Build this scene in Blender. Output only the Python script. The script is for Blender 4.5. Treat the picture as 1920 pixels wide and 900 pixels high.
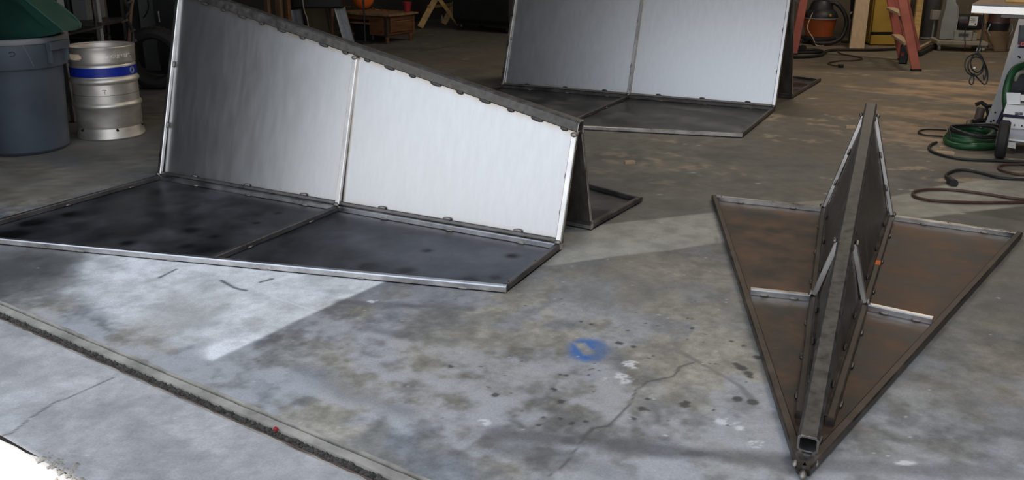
import bpy, bmesh, math, random
import numpy as np
from mathutils import Vector, Matrix

for o in list(bpy.data.objects):
    bpy.data.objects.remove(o)
SC = bpy.context.scene
COL = SC.collection
random.seed(7)

# ------------------------------------------------------------------ camera
CAM_H, CAM_P, CAM_R, CAM_F, CAM_CY = 1.2437, math.radians(16.8462), math.radians(0.3236), 1602.2, 374.16
F_ = Vector((0, math.cos(CAM_P), -math.sin(CAM_P)))
R0 = Vector((1, 0, 0))
U0 = R0.cross(F_)
R_ = R0 * math.cos(CAM_R) + U0 * math.sin(CAM_R)
U_ = -R0 * math.sin(CAM_R) + U0 * math.cos(CAM_R)
cd = bpy.data.cameras.new('camera')
cam = bpy.data.objects.new('camera', cd)
COL.objects.link(cam)
M = Matrix((R_, U_, -F_)).transposed().to_4x4()
M.translation = (0, 0, CAM_H)
cam.matrix_world = M
cd.sensor_width = 36.0
cd.lens = CAM_F / 1920 * 36.0
cd.shift_y = (CAM_CY - 450) / 1920
cd.clip_end = 200
SC.camera = cam

# building axes: T runs along the door line, N points into the workshop
TV = Vector((0.8425, -0.5387, 0))
NV = Vector((0.5387, 0.8425, 0))
def tn(t, n, z=0.0):
    return TV * t + NV * n + Vector((0, 0, z))

# ------------------------------------------------------------------ sky
W = bpy.data.worlds.new('sky')
SC.world = W
W.use_nodes = True
nt = W.node_tree
nt.nodes.clear()
out = nt.nodes.new('ShaderNodeOutputWorld')
bg = nt.nodes.new('ShaderNodeBackground')
tc = nt.nodes.new('ShaderNodeTexCoord')
sx = nt.nodes.new('ShaderNodeSeparateXYZ')
rp = nt.nodes.new('ShaderNodeValToRGB')
rp.color_ramp.elements[0].position = 0.0
rp.color_ramp.elements[0].color = (0.95, 0.975, 1.0, 1)
rp.color_ramp.elements[1].position = 0.9
rp.color_ramp.elements[1].color = (0.62, 0.75, 0.98, 1)
nt.links.new(tc.outputs['Generated'], sx.inputs[0])
nt.links.new(sx.outputs['Z'], rp.inputs[0])
nt.links.new(rp.outputs[0], bg.inputs[0])
bg.inputs[1].default_value = 1.05
nt.links.new(bg.outputs[0], out.inputs[0])

# ------------------------------------------------------------------ sun: high, just behind the front wall, so its shade ends on the apron
sd = bpy.data.lights.new('sun', 'SUN')
sd.energy = 3.6
sd.angle = math.radians(0.6)
sd.color = (1.0, 0.95, 0.87)
sun = bpy.data.objects.new('sun', sd)
COL.objects.link(sun)
WALL_TOP = 4.2
to_sun = (NV * (0.385 / WALL_TOP) + TV * (-0.55) + Vector((0, 0, 1))).normalized()
sun.rotation_euler = to_sun.to_track_quat('Z', 'Y').to_euler()
sun.location = (0, 0, 12)

SC.view_settings.view_transform = 'Standard'
SC.view_settings.look = 'None'
SC.view_settings.gamma = 1
SC.view_settings.use_curve_mapping = False
SC.view_settings.exposure = 0.76

# ------------------------------------------------------------------ photo pixel -> place
def ray(x, y):
    return F_ + R_ * ((x - 960) / CAM_F) - U_ * ((y - CAM_CY) / CAM_F)
def fl(x, y, z=0.0):
    d = ray(x, y)
    return Vector((0, 0, CAM_H)) + d * ((z - CAM_H) / d.z)
def at(x, y, Y):
    d = ray(x, y)
    return Vector((0, 0, CAM_H)) + d * (Y / d.y)

# ------------------------------------------------------------------ materials
MATS = {}
def mat(name, base, rough=0.6, metal=0.0, var=0.25, scale=6.0, stretch=(1, 1, 1), bump=0.0, bscale=60.0,
        rvar=0.1, base2=None, thr=(0.35, 0.7), spec=0.5, coat=0.0, attr=None, attrcol=None):
    if name in MATS:
        return MATS[name]
    m = bpy.data.materials.new(name)
    m.use_nodes = True
    t = m.node_tree
    N, L = t.nodes, t.links
    p = N['Principled BSDF']
    co = N.new('ShaderNodeTexCoord')
    mp = N.new('ShaderNodeMapping')
    mp.inputs['Scale'].default_value = stretch
    L.new(co.outputs['Object'], mp.inputs[0])
    nz = N.new('ShaderNodeTexNoise')
    nz.inputs['Scale'].default_value = scale
    nz.inputs['Detail'].default_value = 6
    nz.inputs['Roughness'].default_value = 0.6
    L.new(mp.outputs[0], nz.inputs['Vector'])
    cr = N.new('ShaderNodeValToRGB')
    cr.color_ramp.elements[0].position = thr[0]
    cr.color_ramp.elements[1].position = thr[1]
    b2 = base2 if base2 else tuple(min(1, c * (1 + var)) for c in base)
    b1 = tuple(c * (1 - var) for c in base) if not base2 else base
    cr.color_ramp.elements[0].color = (*b1, 1)
    cr.color_ramp.elements[1].color = (*b2, 1)
    L.new(nz.outputs['Fac'], cr.inputs[0])
    col = cr.outputs[0]
    if attr:
        a = N.new('ShaderNodeAttribute')
        a.attribute_name = attr
        n3 = N.new('ShaderNodeTexNoise')
        n3.inputs['Scale'].default_value = 14
        n3.inputs['Detail'].default_value = 5
        L.new(co.outputs['Object'], n3.inputs['Vector'])
        mu = N.new('ShaderNodeMath'); mu.operation = 'MULTIPLY_ADD'
        L.new(n3.outputs['Fac'], mu.inputs[0]); mu.inputs[1].default_value = 1.3; mu.inputs[2].default_value = -0.75
        ad = N.new('ShaderNodeMath'); ad.operation = 'ADD'; ad.use_clamp = True
        L.new(a.outputs['Fac'], ad.inputs[0]); L.new(mu.outputs[0], ad.inputs[1])
        m3 = N.new('ShaderNodeMath'); m3.operation = 'MULTIPLY'
        L.new(ad.outputs[0], m3.inputs[0]); L.new(a.outputs['Fac'], m3.inputs[1])
        mx = N.new('ShaderNodeMix'); mx.data_type = 'RGBA'
        L.new(m3.outputs[0], mx.inputs['Factor'])
        L.new(col, mx.inputs['A'])
        mx.inputs['B'].default_value = (*attrcol, 1)
        col = mx.outputs['Result']
    L.new(col, p.inputs['Base Color'])
    p.inputs['Metallic'].default_value = metal
    p.inputs['Specular IOR Level'].default_value = spec
    p.inputs['Coat Weight'].default_value = coat
    mr = N.new('ShaderNodeMapRange')
    mr.inputs['From Min'].default_value = 0.3
    mr.inputs['From Max'].default_value = 0.7
    mr.inputs['To Min'].default_value = max(0.02, rough - rvar)
    mr.inputs['To Max'].default_value = min(1, rough + rvar)
    L.new(nz.outputs['Fac'], mr.inputs['Value'])
    L.new(mr.outputs[0], p.inputs['Roughness'])
    if bump:
        n2 = N.new('ShaderNodeTexNoise')
        n2.inputs['Scale'].default_value = bscale
        n2.inputs['Detail'].default_value = 4
        L.new(mp.outputs[0], n2.inputs['Vector'])
        bp = N.new('ShaderNodeBump')
        bp.inputs['Strength'].default_value = bump
        bp.inputs['Distance'].default_value = 0.004
        L.new(n2.outputs['Fac'], bp.inputs['Height'])
        L.new(bp.outputs[0], p.inputs['Normal'])
    MATS[name] = m
    return m

STEEL_SHEET = mat('brushed_sheet_steel', (0.52, 0.52, 0.52), 0.37, 1.0, 0.05, 5.0, (6, 6, 0.5), rvar=0.02,
                  attr='edge', attrcol=(0.36, 0.27, 0.17))
STEEL_PLATE = mat('dark_mill_scale_plate', (0.12, 0.123, 0.132), 0.42, 0.85, 0.6, 3.2, rvar=0.16, thr=(0.38, 0.62), bump=0.06, bscale=30, attr='edge', attrcol=(0.018, 0.018, 0.018))
STEEL_RUST = mat('brown_mill_scale_plate', (0.030, 0.025, 0.021), 0.5, 0.3, 0.4, 5.5, rvar=0.12, base2=(0.135, 0.078, 0.048), thr=(0.40, 0.62), attr='edge', attrcol=(0.42, 0.40, 0.38))
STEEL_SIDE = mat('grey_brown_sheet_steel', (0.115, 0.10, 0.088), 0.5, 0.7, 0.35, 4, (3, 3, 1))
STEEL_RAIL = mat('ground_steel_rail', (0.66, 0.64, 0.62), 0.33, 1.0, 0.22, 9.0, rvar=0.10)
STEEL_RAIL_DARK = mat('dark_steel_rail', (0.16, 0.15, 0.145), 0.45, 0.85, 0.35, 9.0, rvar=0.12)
STEEL_RAIL_BROWN = mat('brown_steel_rail', (0.10, 0.082, 0.068), 0.5, 0.7, 0.5, 12.0, rvar=0.12)
STEEL_RIDGE = mat('mill_scale_square_tube', (0.12, 0.115, 0.108), 0.46, 0.75, 0.3, 34.0, rvar=0.12, bump=0.08)
WELD = mat('weld_metal', (0.33, 0.30, 0.27), 0.32, 1.0, 0.4, 80, rvar=0.15, bump=0.3, bscale=300)
WELD_DARK = mat('sooty_weld_metal', (0.10, 0.09, 0.085), 0.45, 0.8, 0.4, 80, rvar=0.15, bump=0.3, bscale=300)
HOLE = mat('hole_dark', (0.008, 0.008, 0.008), 0.9)
BLACK = mat('black_plastic', (0.018, 0.018, 0.019), 0.5, 0, 0.3, 8)
BLACK_RUB = mat('black_rubber', (0.022, 0.022, 0.022), 0.75, 0, 0.3, 12, bump=0.1)
BLACK_CLOTH = mat('black_cloth', (0.012, 0.012, 0.014), 0.9, 0, 0.3, 8)
WHITE_PAINT = mat('white_painted_metal', (0.86, 0.87, 0.90), 0.42, 0, 0.04, 6)
GREY_PAINT = mat('grey_painted_metal', (0.30, 0.30, 0.29), 0.5, 0.1, 0.15, 6)
ALU = mat('aluminium', (0.68, 0.67, 0.65), 0.35, 1.0, 0.1, 8)
GALV = mat('galvanised_channel', (0.42, 0.43, 0.45), 0.45, 0.8, 0.2, 14)
STAINLESS = mat('stainless_keg', (0.82, 0.77, 0.70), 0.46, 0.85, 0.14, 7, (1, 1, 2), rvar=0.08, bump=0.04, bscale=40)
KEG_BLUE = mat('blue_band', (0.008, 0.03, 0.36), 0.4, 0, 0.15, 9)
KEG_MARK = mat('pale_print', (0.35, 0.40, 0.5), 0.5)
CAN_GREY = mat('grey_can_plastic', (0.085, 0.105, 0.13), 0.5, 0, 0.12, 5, bump=0.06, bscale=30)
CAN_RIM = mat('grey_can_rim', (0.25, 0.26, 0.27), 0.55, 0, 0.12, 8)
GREEN_PL = mat('dark_green_plastic', (0.020, 0.075, 0.056), 0.5, 0, 0.2, 4)
GREEN_HOSE = mat('green_hose', (0.014, 0.075, 0.026), 0.42, 0, 0.25, 10)
CABLE_BLK = mat('black_cable', (0.02, 0.02, 0.02), 0.5, 0, 0.2, 20)
CABLE_BRN = mat('brown_cable', (0.075, 0.035, 0.025), 0.5, 0, 0.25, 20)
CABLE_WHT = mat('pale_cable', (0.45, 0.40, 0.30), 0.6, 0, 0.2, 20)
WOOD_DK = mat('dark_brown_wood', (0.15, 0.062, 0.025), 0.55, 0, 0.4, 5, (1, 1, 6))
WOOD_TOP = mat('worn_brown_wood', (0.26, 0.16, 0.085), 0.65, 0, 0.35, 6, (4, 1, 1))
WOOD_PINE = mat('pine_wood', (0.62, 0.40, 0.15), 0.6, 0, 0.22, 6, (1, 5, 5))
WOOD_PLY = mat('pale_plank_wood', (0.50, 0.36, 0.22), 0.65, 0, 0.12, 4, (5, 5, 0.7))
WOOD_BRN = mat('brown_lumber', (0.17, 0.095, 0.055), 0.7, 0, 0.3, 6, (6, 6, 0.6))
YELLOW = mat('yellow_paint', (0.44, 0.27, 0.045), 0.55, 0, 0.12, 4)
ORANGE = mat('orange_ball_rubber', (0.72, 0.15, 0.02), 0.55, 0, 0.12, 7, bump=0.2, bscale=160)
ORANGE_VAC = mat('orange_tank_plastic', (0.42, 0.09, 0.02), 0.45, 0, 0.15, 5)
LADDER = mat('orange_red_fibreglass', (0.60, 0.185, 0.13), 0.5, 0, 0.15, 5)
LADDER_DK = mat('dull_red_fibreglass', (0.44, 0.125, 0.095), 0.5, 0, 0.2, 5)
RED = mat('red_plastic', (0.33, 0.02, 0.02), 0.45, 0, 0.15, 8)
COPPER = mat('copper_strip', (0.80, 0.36, 0.20), 0.35, 0.9, 0.25, 20)
TAN_PAPER = mat('brown_paper', (0.36, 0.24, 0.14), 0.75, 0, 0.2, 7, bump=0.4, bscale=20)
OLIVE = mat('olive_board', (0.10, 0.085, 0.055), 0.75, 0, 0.2, 4)
PANEL_GREY = mat('grey_board', (0.17, 0.17, 0.165), 0.75, 0, 0.12, 5)
STICKER_RED = mat('red_sticker', (0.75, 0.04, 0.04), 0.5)
STICKER_WHT = mat('white_sticker', (0.8, 0.8, 0.78), 0.55, 0, 0.05, 5)
NAVY = mat('navy_trim', (0.02, 0.02, 0.06), 0.5)
GREY_GLASS = mat('grey_panel', (0.13, 0.15, 0.18), 0.4)
DIRT = mat('dirt', (0.085, 0.073, 0.06), 0.95, 0, 0.5, 40, bump=0.6, bscale=120)
LEDGE = mat('worn_ledge_concrete', (0.36, 0.33, 0.28), 0.85, 0, 0.35, 9, bump=0.4, bscale=60)
LIP = mat('rusty_lip', (0.17, 0.125, 0.10), 0.6, 0.3, 0.35, 14, bump=0.2)
WALLM = mat('dark_block_wall', (0.035, 0.034, 0.032), 0.85, 0, 0.15, 3, bump=0.2, bscale=20)
WALLTAN = mat('tan_wall', (0.15, 0.12, 0.085), 0.85, 0, 0.12, 3)
CEIL = mat('dark_ceiling', (0.12, 0.115, 0.105), 0.9, 0, 0.1, 3)
APRON = mat('sunlit_apron_concrete', (0.60, 0.56, 0.52), 0.9, 0, 0.08, 5, bump=0.3, bscale=50)

# ------------------------------------------------------------------ mesh builder
class MB:
    def __init__(s):
        s.v = []
        s.f = []
    def add(s, vs, fs):
        o = len(s.v)
        s.v += [Vector(v) for v in vs]
        s.f += [tuple(i + o for i in f) for f in fs]
        return s
    def prism(s, poly, vec):
        n = len(poly)
        vec = Vector(vec)
        p = [Vector(q) for q in poly]
        vs = p + [q + vec for q in p]
        fs = [tuple(range(n))[::-1], tuple(range(n, 2 * n))] + [(i, (i + 1) % n, n + (i + 1) % n, n + i) for i in range(n)]
        return s.add(vs, fs)
    def box(s, c, size, ax=None):
        c = Vector(c)
        X, Y, Z = ax if ax else (Vector((1, 0, 0)), Vector((0, 1, 0)), Vector((0, 0, 1)))
        a, b, d = size[0] / 2, size[1] / 2, size[2] / 2
        k = min(a, b, d) * 0.16
        # chamfered box (24 verts)
        vs = []
        idx = {}
        for sxx in (-1, 1):
            for syy in (-1, 1):
                for szz in (-1, 1):
                    for ch in range(3):
                        q = [sxx * a, syy * b, szz * d]
                        for j in range(3):
                            if j != ch:
                                q[j] -= (sxx, syy, szz)[j] * k
                        idx[(sxx, syy, szz, ch)] = len(vs)
                        vs.append(c + X * q[0] + Y * q[1] + Z * q[2])
        I = lambda x, y, z, ch: idx[(x, y, z, ch)]
        fs = []
        for sg in (-1, 1):
            fs.append([I(sg, -1, -1, 0), I(sg, 1, -1, 0), I(sg, 1, 1, 0), I(sg, -1, 1, 0)][::sg])
            fs.append([I(-1, sg, -1, 1), I(-1, sg, 1, 1), I(1, sg, 1, 1), I(1, sg, -1, 1)][::sg])
            fs.append([I(-1, -1, sg, 2), I(1, -1, sg, 2), I(1, 1, sg, 2), I(-1, 1, sg, 2)][::sg])
        for p in (-1, 1):
            for q in (-1, 1):
                fs.append([I(p, q, -1, 0), I(p, q, 1, 0), I(p, q, 1, 1), I(p, q, -1, 1)][::-p * q])
                fs.append([I(p, -1, q, 0), I(p, 1, q, 0), I(p, 1, q, 2), I(p, -1, q, 2)][::p * q])
                fs.append([I(-1, p, q, 1), I(1, p, q, 1), I(1, p, q, 2), I(-1, p, q, 2)][::-p * q])
        for x in (-1, 1):
            for y in (-1, 1):
                for z in (-1, 1):
                    fs.append([I(x, y, z, 0), I(x, y, z, 1), I(x, y, z, 2)][::x * y * z])
        return s.add(vs, fs)
    def beam(s, p0, p1, w, h, up=(0, 0, 1), c=0.15):
        p0, p1 = Vector(p0), Vector(p1)
        d = (p1 - p0).normalized()
        side = d.cross(Vector(up)).normalized()
        u = side.cross(d).normalized()
        k = min(w, h) * c
        a, b = w / 2, h / 2
        prof = [(-a + k, -b), (a - k, -b), (a, -b + k), (a, b - k), (a - k, b), (-a + k, b), (-a, b - k), (-a, -b + k)]
        vs = [p0 + side * x + u * y for x, y in prof] + [p1 + side * x + u * y for x, y in prof]
        fs = [tuple(range(8)), tuple(range(15, 7, -1))] + [((i + 1) % 8, i, 8 + i, 8 + (i + 1) % 8) for i in range(8)]
        return s.add(vs, fs)
    def hollow(s, p0, p1, w, wall, up=(0, 0, 1)):
        p0, p1 = Vector(p0), Vector(p1)
        d = (p1 - p0).normalized()
        side = d.cross(Vector(up)).normalized()
        u = side.cross(d).normalized()
        def prof(a, k):
            return [(-a + k, -a), (a - k, -a), (a, -a + k), (a, a - k), (a - k, a), (-a + k, a), (-a, a - k), (-a, -a + k)]
        o_, i_ = prof(w / 2, w * 0.13), prof(w / 2 - wall, w * 0.09)
        vs = []
        for p in (p0, p1):
            for pr in (o_, i_):
                vs += [p + side * x + u * y for x, y in pr]
        fs = []
        for i in range(8):
            j = (i + 1) % 8
            fs += [(j, i, 16 + i, 16 + j), (8 + i, 8 + j, 24 + j, 24 + i), (i, j, 8 + j, 8 + i), (16 + j, 16 + i, 24 + i, 24 + j)]
        return s.add(vs, fs)
    def cyl(s, p0, p1, r, n=16, r1=None):
        p0, p1 = Vector(p0), Vector(p1)
        r1 = r if r1 is None else r1
        d = (p1 - p0).normalized()
        a = d.orthogonal().normalized()
        b = d.cross(a)
        vs = []
        for p, rr in ((p0, r), (p1, r1)):
            vs += [p + (a * math.cos(2 * math.pi * i / n) + b * math.sin(2 * math.pi * i / n)) * rr for i in range(n)]
        fs = [tuple(range(n))[::-1], tuple(range(n, 2 * n))] + [(i, (i + 1) % n, n + (i + 1) % n, n + i) for i in range(n)]
        return s.add(vs, fs)
    def tube(s, pts, r, n=8, closed=False):
        pts = [Vector(p) for p in pts]
        m = len(pts)
        vs = []
        prev = None
        for i in range(m):
            if closed:
                d = pts[(i + 1) % m] - pts[i - 1]
            else:
                d = pts[min(i + 1, m - 1)] - pts[max(i - 1, 0)]
            d.normalize()
            if prev is None:
                a = d.orthogonal().normalized()
            else:
                a = (prev - d * prev.dot(d)).normalized()
            prev = a
            b = d.cross(a)
            rr = r(i / (m - 1)) if callable(r) else r
            vs += [pts[i] + (a * math.cos(2 * math.pi * k / n) + b * math.sin(2 * math.pi * k / n)) * rr for k in range(n)]
        fs = []
        for i in range(m if closed else m - 1):
            j = (i + 1) % m
            for k in range(n):
                l = (k + 1) % n
                fs.append((i * n + k, i * n + l, j * n + l, j * n + k))
        if not closed:
            fs += [tuple(range(n))[::-1], tuple(range((m - 1) * n, m * n))]
        return s.add(vs, fs)
    def lathe(s, prof, c=(0, 0, 0), n=48, axis=(0, 0, 1), capb=True, capt=True):
        c = Vector(c)
        ax = Vector(axis).normalized()
        a = ax.orthogonal().normalized() if abs(ax.z) < 0.99 else Vector((1, 0, 0))
        b = ax.cross(a)
        vs = []
        for r, z in prof:
            vs += [c + ax * z + (a * math.cos(2 * math.pi * k / n) + b * math.sin(2 * math.pi * k / n)) * r for k in range(n)]
        fs = []
        for i in range(len(prof) - 1):
            for k in range(n):
                l = (k + 1) % n
                fs.append((i * n + k, i * n + l, (i + 1) * n + l, (i + 1) * n + k))
        if capb:
            fs.append(tuple(range(n))[::-1])
        if capt:
            fs.append(tuple(range((len(prof) - 1) * n, len(prof) * n)))
        return s.add(vs, fs)
    def torus(s, c, R, r, axis=(0, 0, 1), n=40, m=12):
        c = Vector(c)
        ax = Vector(axis).normalized()
        a = ax.orthogonal().normalized()
        b = ax.cross(a)
        return s.tube([c + (a * math.cos(2 * math.pi * i / n) + b * math.sin(2 * math.pi * i / n)) * R for i in range(n)], r, m, True)
    def sphere(s, c, r, n=24, m=14, sc=(1, 1, 1)):
        prof = [(max(1e-4, r * math.sin(math.pi * i / m)), -r * math.cos(math.pi * i / m)) for i in range(m + 1)]
        o = len(s.v)
        s.lathe(prof, (0, 0, 0), n)
        for i in range(o, len(s.v)):
            v = s.v[i]
            s.v[i] = Vector((v.x * sc[0], v.y * sc[1], v.z * sc[2])) + Vector(c)
        return s

def base_of(p):
    v = Vector((0, 0, 0))
    while p:
        v += p.location
        p = p.parent
    return v

def obj(name, mb, m, parent=None, smooth=35, label=None):
    me = bpy.data.meshes.new(name)
    off = base_of(parent)
    me.from_pydata([v - off for v in mb.v], [], mb.f)
    me.materials.append(m)
    if smooth:
        me.polygons.foreach_set('use_smooth', [True] * len(me.polygons))
        me.set_sharp_from_angle(angle=math.radians(smooth))
    me.update()
    o = bpy.data.objects.new(name, me)
    COL.objects.link(o)
    if parent:
        o.parent = parent
    if label:
        o['label'] = label
    return o

def tag(o, label=None, cat=None, group=None, kind=None):
    if label: o['label'] = label
    if cat: o['category'] = cat
    if group: o['group'] = group
    if kind: o['kind'] = kind
    return o

def thing(name, loc, label, cat, group=None, kind=None):
    o = bpy.data.objects.new(name, None)
    o.empty_display_size = 0.1
    COL.objects.link(o)
    o.location = loc
    return tag(o, label, cat, group, kind)

def spline(pts, k=8, closed=False):
    pts = [Vector(p) for p in pts]
    n = len(pts)
    res = []
    rng = range(n if closed else n - 1)
    for i in rng:
        if closed:
            p0, p1, p2, p3 = pts[i - 1], pts[i], pts[(i + 1) % n], pts[(i + 2) % n]
        else:
            p0, p1, p2, p3 = pts[max(i - 1, 0)], pts[i], pts[i + 1], pts[min(i + 2, n - 1)]
        for j in range(k):
            t = j / k
            res.append(0.5 * ((2 * p1) + (p2 - p0) * t + (2 * p0 - 5 * p1 + 4 * p2 - p3) * t * t + (3 * p1 - p0 - 3 * p2 + p3) * t ** 3))
    if not closed:
        res.append(pts[-1])
    return res

# ------------------------------------------------------------------ floor (concrete, stains and the jamb shadow are in its colour)
class VN:
    def __init__(s, seed):
        s.g = np.random.default_rng(seed).random((256, 256))
    def __call__(s, x, y):
        xi, yi = np.floor(x).astype(int), np.floor(y).astype(int)
        fx, fy = x - xi, y - yi
        fx = fx * fx * (3 - 2 * fx); fy = fy * fy * (3 - 2 * fy)
        g = s.g
        a = g[xi % 256, yi % 256]; b = g[(xi + 1) % 256, yi % 256]
        c = g[xi % 256, (yi + 1) % 256]; d = g[(xi + 1) % 256, (yi + 1) % 256]
        return (a * (1 - fx) + b * fx) * (1 - fy) + (c * (1 - fx) + d * fx) * fy
def fbm(x, y, sc, seed, octv=5, rough=0.55):
    r = 0; a = 1; tot = 0
    for i in range(octv):
        r = r + a * VN(seed + i)(x * sc * 2 ** i + 13.7 * i, y * sc * 2 ** i + 5.1 * i)
        tot += a; a *= rough
    return r / tot
def sstep(a, b, x):
    t = np.clip((x - a) / (b - a), 0, 1)
    return t * t * (3 - 2 * t)
def poly_sd(px, x, y):
    """signed distance (inside > 0) to a polygon given in photo pixels, on the floor"""
    P = [fl(*q) for q in px]
    n = len(P)
    d = np.full(x.shape, 1e9); ins = np.zeros(x.shape, bool)
    for i in range(n):
        ax, ay, bx, by = P[i].x, P[i].y, P[(i + 1) % n].x, P[(i + 1) % n].y
        ex, ey = bx - ax, by - ay
        t = np.clip(((x - ax) * ex + (y - ay) * ey) / (ex * ex + ey * ey + 1e-12), 0, 1)
        d = np.minimum(d, np.hypot(x - ax - t * ex, y - ay - t * ey))
        c = ((ay > y) != (by > y)) & (x < (bx - ax) * (y - ay) / (by - ay + 1e-12) + ax)
        ins ^= c
    return np.where(ins, d, -d)
def line_d(px, x, y):
    P = [fl(*q) for q in px]
    d = np.full(x.shape, 1e9)
    for a, b in zip(P[:-1], P[1:]):
        ex, ey = b.x - a.x, b.y - a.y
        t = np.clip(((x - a.x) * ex + (y - a.y) * ey) / (ex * ex + ey * ey + 1e-12), 0, 1)
        d = np.minimum(d, np.hypot(x - a.x - t * ex, y - a.y - t * ey))
    return d
def lerp(c, col, m):
    return c * (1 - m[:, None]) + np.array(col)[None] * m[:, None]

def floor_colour(x, y, outside=False):
    n = x * NV.x + y * NV.y
    big = fbm(x, y, 0.9, 1); mid = fbm(x, y, 3.0, 11); fine = fbm(x, y, 14.0, 21, 4, 0.65); tiny = fbm(x, y, 45.0, 31, 3, 0.7)
    wob = (fbm(x, y, 6.0, 41) - 0.5)
    # streaky wear running along the door line
    tt = x * TV.x + y * TV.y
    streak = fbm(tt * 0.35 + n * 0.2, n * 1.6, 2.2, 51)
    K = lambda f, g=2.4: np.clip((f - 0.5) * g + 0.5, 0, 1)
    bigc, midc, finec, tinyc, stc = K(big, 2.6), K(mid, 2.6), K(fine, 2.8), K(tiny, 2.6), K(streak, 2.6)
    mid2 = K(fbm(x + 3.3, y - 1.7, 4.2, 101), 2.8); olive = K(fbm(x - 2.1, y + 4.4, 2.4, 111), 2.8)
    if outside:
        c = np.ones((x.size, 3)) * np.array([0.42, 0.405, 0.39])
        c *= (0.80 + 0.40 * midc)[:, None] * (0.88 + 0.24 * finec)[:, None] * (0.92 + 0.16 * tinyc)[:, None]
        c = lerp(c, (0.56, 0.545, 0.53), 0.5 * sstep(0.70, 0.92, mid2))
        c = lerp(c, (0.32, 0.31, 0.295), 0.5 * sstep(0.70, 0.95, olive))
        d = line_d([(0, 818), (22, 812), (60, 782), (100, 756), (150, 737), (212, 708)], x, y) + 0.006 * wob
        c = lerp(c, (0.10, 0.095, 0.085), 0.75 * sstep(0.0055, 0.001, np.abs(d)))
        d = line_d([(300, 730), (420, 790), (600, 880)], x, y)
        spk = VN(91)(x * 90, y * 90) * VN(92)(x * 31, y * 31)
        c = lerp(c, (0.62, 0.61, 0.58), 0.8 * sstep(0.80, 0.86, spk))
        return np.clip(c, 0.01, 0.9)
    c = np.ones((x.size, 3)) * np.array([0.255, 0.250, 0.230])
    c = lerp(c, (0.335, 0.300, 0.235), 0.75 * sstep(0.45, 0.85, olive))                       # olive-tan slab colour
    c = lerp(c, (0.255, 0.268, 0.295), 0.6 * sstep(0.5, 0.85, mid2))                          # blue-grey wear
    c *= (0.74 + 0.52 * midc)[:, None] * (0.78 + 0.44 * finec)[:, None] * (0.86 + 0.28 * tinyc)[:, None]
    chalk = sstep(0.52, 0.86, stc * 0.55 + finec * 0.25 + mid2 * 0.2) * sstep(3.0, 1.7, n)
    c = lerp(c, (0.47, 0.47, 0.475), 0.75 * chalk)                                            # chalky wear near the door
    c = lerp(c, (0.145, 0.145, 0.140), 0.7 * sstep(0.55, 0.9, bigc * 0.5 + midc * 0.3 + finec * 0.2))
    # deeper in the shop: darker, then sawdust-brown
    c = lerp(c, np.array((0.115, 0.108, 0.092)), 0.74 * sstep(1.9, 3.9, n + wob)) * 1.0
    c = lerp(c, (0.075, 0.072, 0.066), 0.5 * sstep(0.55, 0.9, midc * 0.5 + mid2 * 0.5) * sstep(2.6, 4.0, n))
    far = sstep(4.8, 7.2, n + 0.8 * wob) * sstep(-7.4, -3.2, tt)
    c = lerp(c, (0.20, 0.148, 0.09), 0.75 * far * (0.35 + 0.65 * stc))
    st2 = K(fbm(tt * 0.6 + n * 0.3, n * 2.2, 2.4, 71), 2.8)
    dd = poly_sd([(1560, 175), (1640, 205), (1690, 260), (1800, 268), (1930, 245), (1930, 150), (1700, 150)], x, y) + 0.9 * wob
    c = lerp(c, (0.52, 0.345, 0.21), 0.8 * sstep(-0.3, 0.4, dd) * sstep(0.30, 0.75, st2 * 0.7 + finec * 0.3))
    c = lerp(c, (0.42, 0.33, 0.23), 0.7 * sstep(0.80, 0.95, finec * 0.5 + st2 * 0.5) * sstep(3.6, 5.0, n) * sstep(-3.5, -1.5, tt))
    # lighter poured patch, sharp on its saw-cut side
    d1 = poly_sd([(398, 677), (560, 601), (722, 528), (760, 470), (480, 420), (150, 470), (60, 560), (180, 622), (310, 668)], x, y)
    cut = line_d([(398, 677), (722, 528), (760, 470)], x, y)
    w1 = np.clip((cut - 0.02) / 0.12, 0, 1)
    m1 = sstep(-0.008 - 0.02 * w1, 0.012 + 0.16 * w1, d1 + wob * (0.012 + 0.20 * w1))
    pc = np.ones((x.size, 3)) * np.array([0.76, 0.755, 0.74])
    pc *= (0.84 + 0.30 * finec)[:, None] * (0.80 + 0.34 * mid2)[:, None] * (0.93 + 0.14 * tinyc)[:, None]
    pc = lerp(pc, (0.50, 0.475, 0.42), 0.28 * sstep(0.6, 0.9, olive))
    c = c * (1 - 0.92 * m1[:, None]) + pc * 0.92 * m1[:, None]
    for q in ([(415, 526), (440, 540), (462, 545)], [(488, 529), (510, 523)], [(300, 520), (330, 505)]):
        c = lerp(c, (0.04, 0.04, 0.04), 0.8 * sstep(0.010, 0.003, line_d(q, x, y) + 0.012 * wob))
    c = lerp(c, (0.85, 0.85, 0.85), 0.7 * sstep(0.007, 0.002, line_d([(470, 538), (520, 560), (590, 583)], x, y) + 0.004 * wob))
    for q in ([(1040, 497), (1345, 457), (1340, 398), (1100, 424), (1000, 440), (960, 500)],
              [(1345, 457), (1742, 407), (1930, 384), (1930, 330), (1772, 346), (1678, 368), (1500, 378), (1340, 398)]):
        d = poly_sd(q, x, y) + 0.03 * wob
        m_ = 0.88 * sstep(-0.008, 0.012, d)
        qc = np.array([0.36, 0.35, 0.305]) * ((0.80 + 0.34 * midc) * (0.84 + 0.3 * finec))[:, None]
        c = c * (1 - m_[:, None]) + qc * m_[:, None]
    # shadow near the left jamb, painted into the floor colour
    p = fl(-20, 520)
    c = lerp(c, (0.05, 0.05, 0.048), 0.8 * sstep(0.42, 0.12, np.hypot(x - p.x, y - p.y) + 0.3 * wob))
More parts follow.
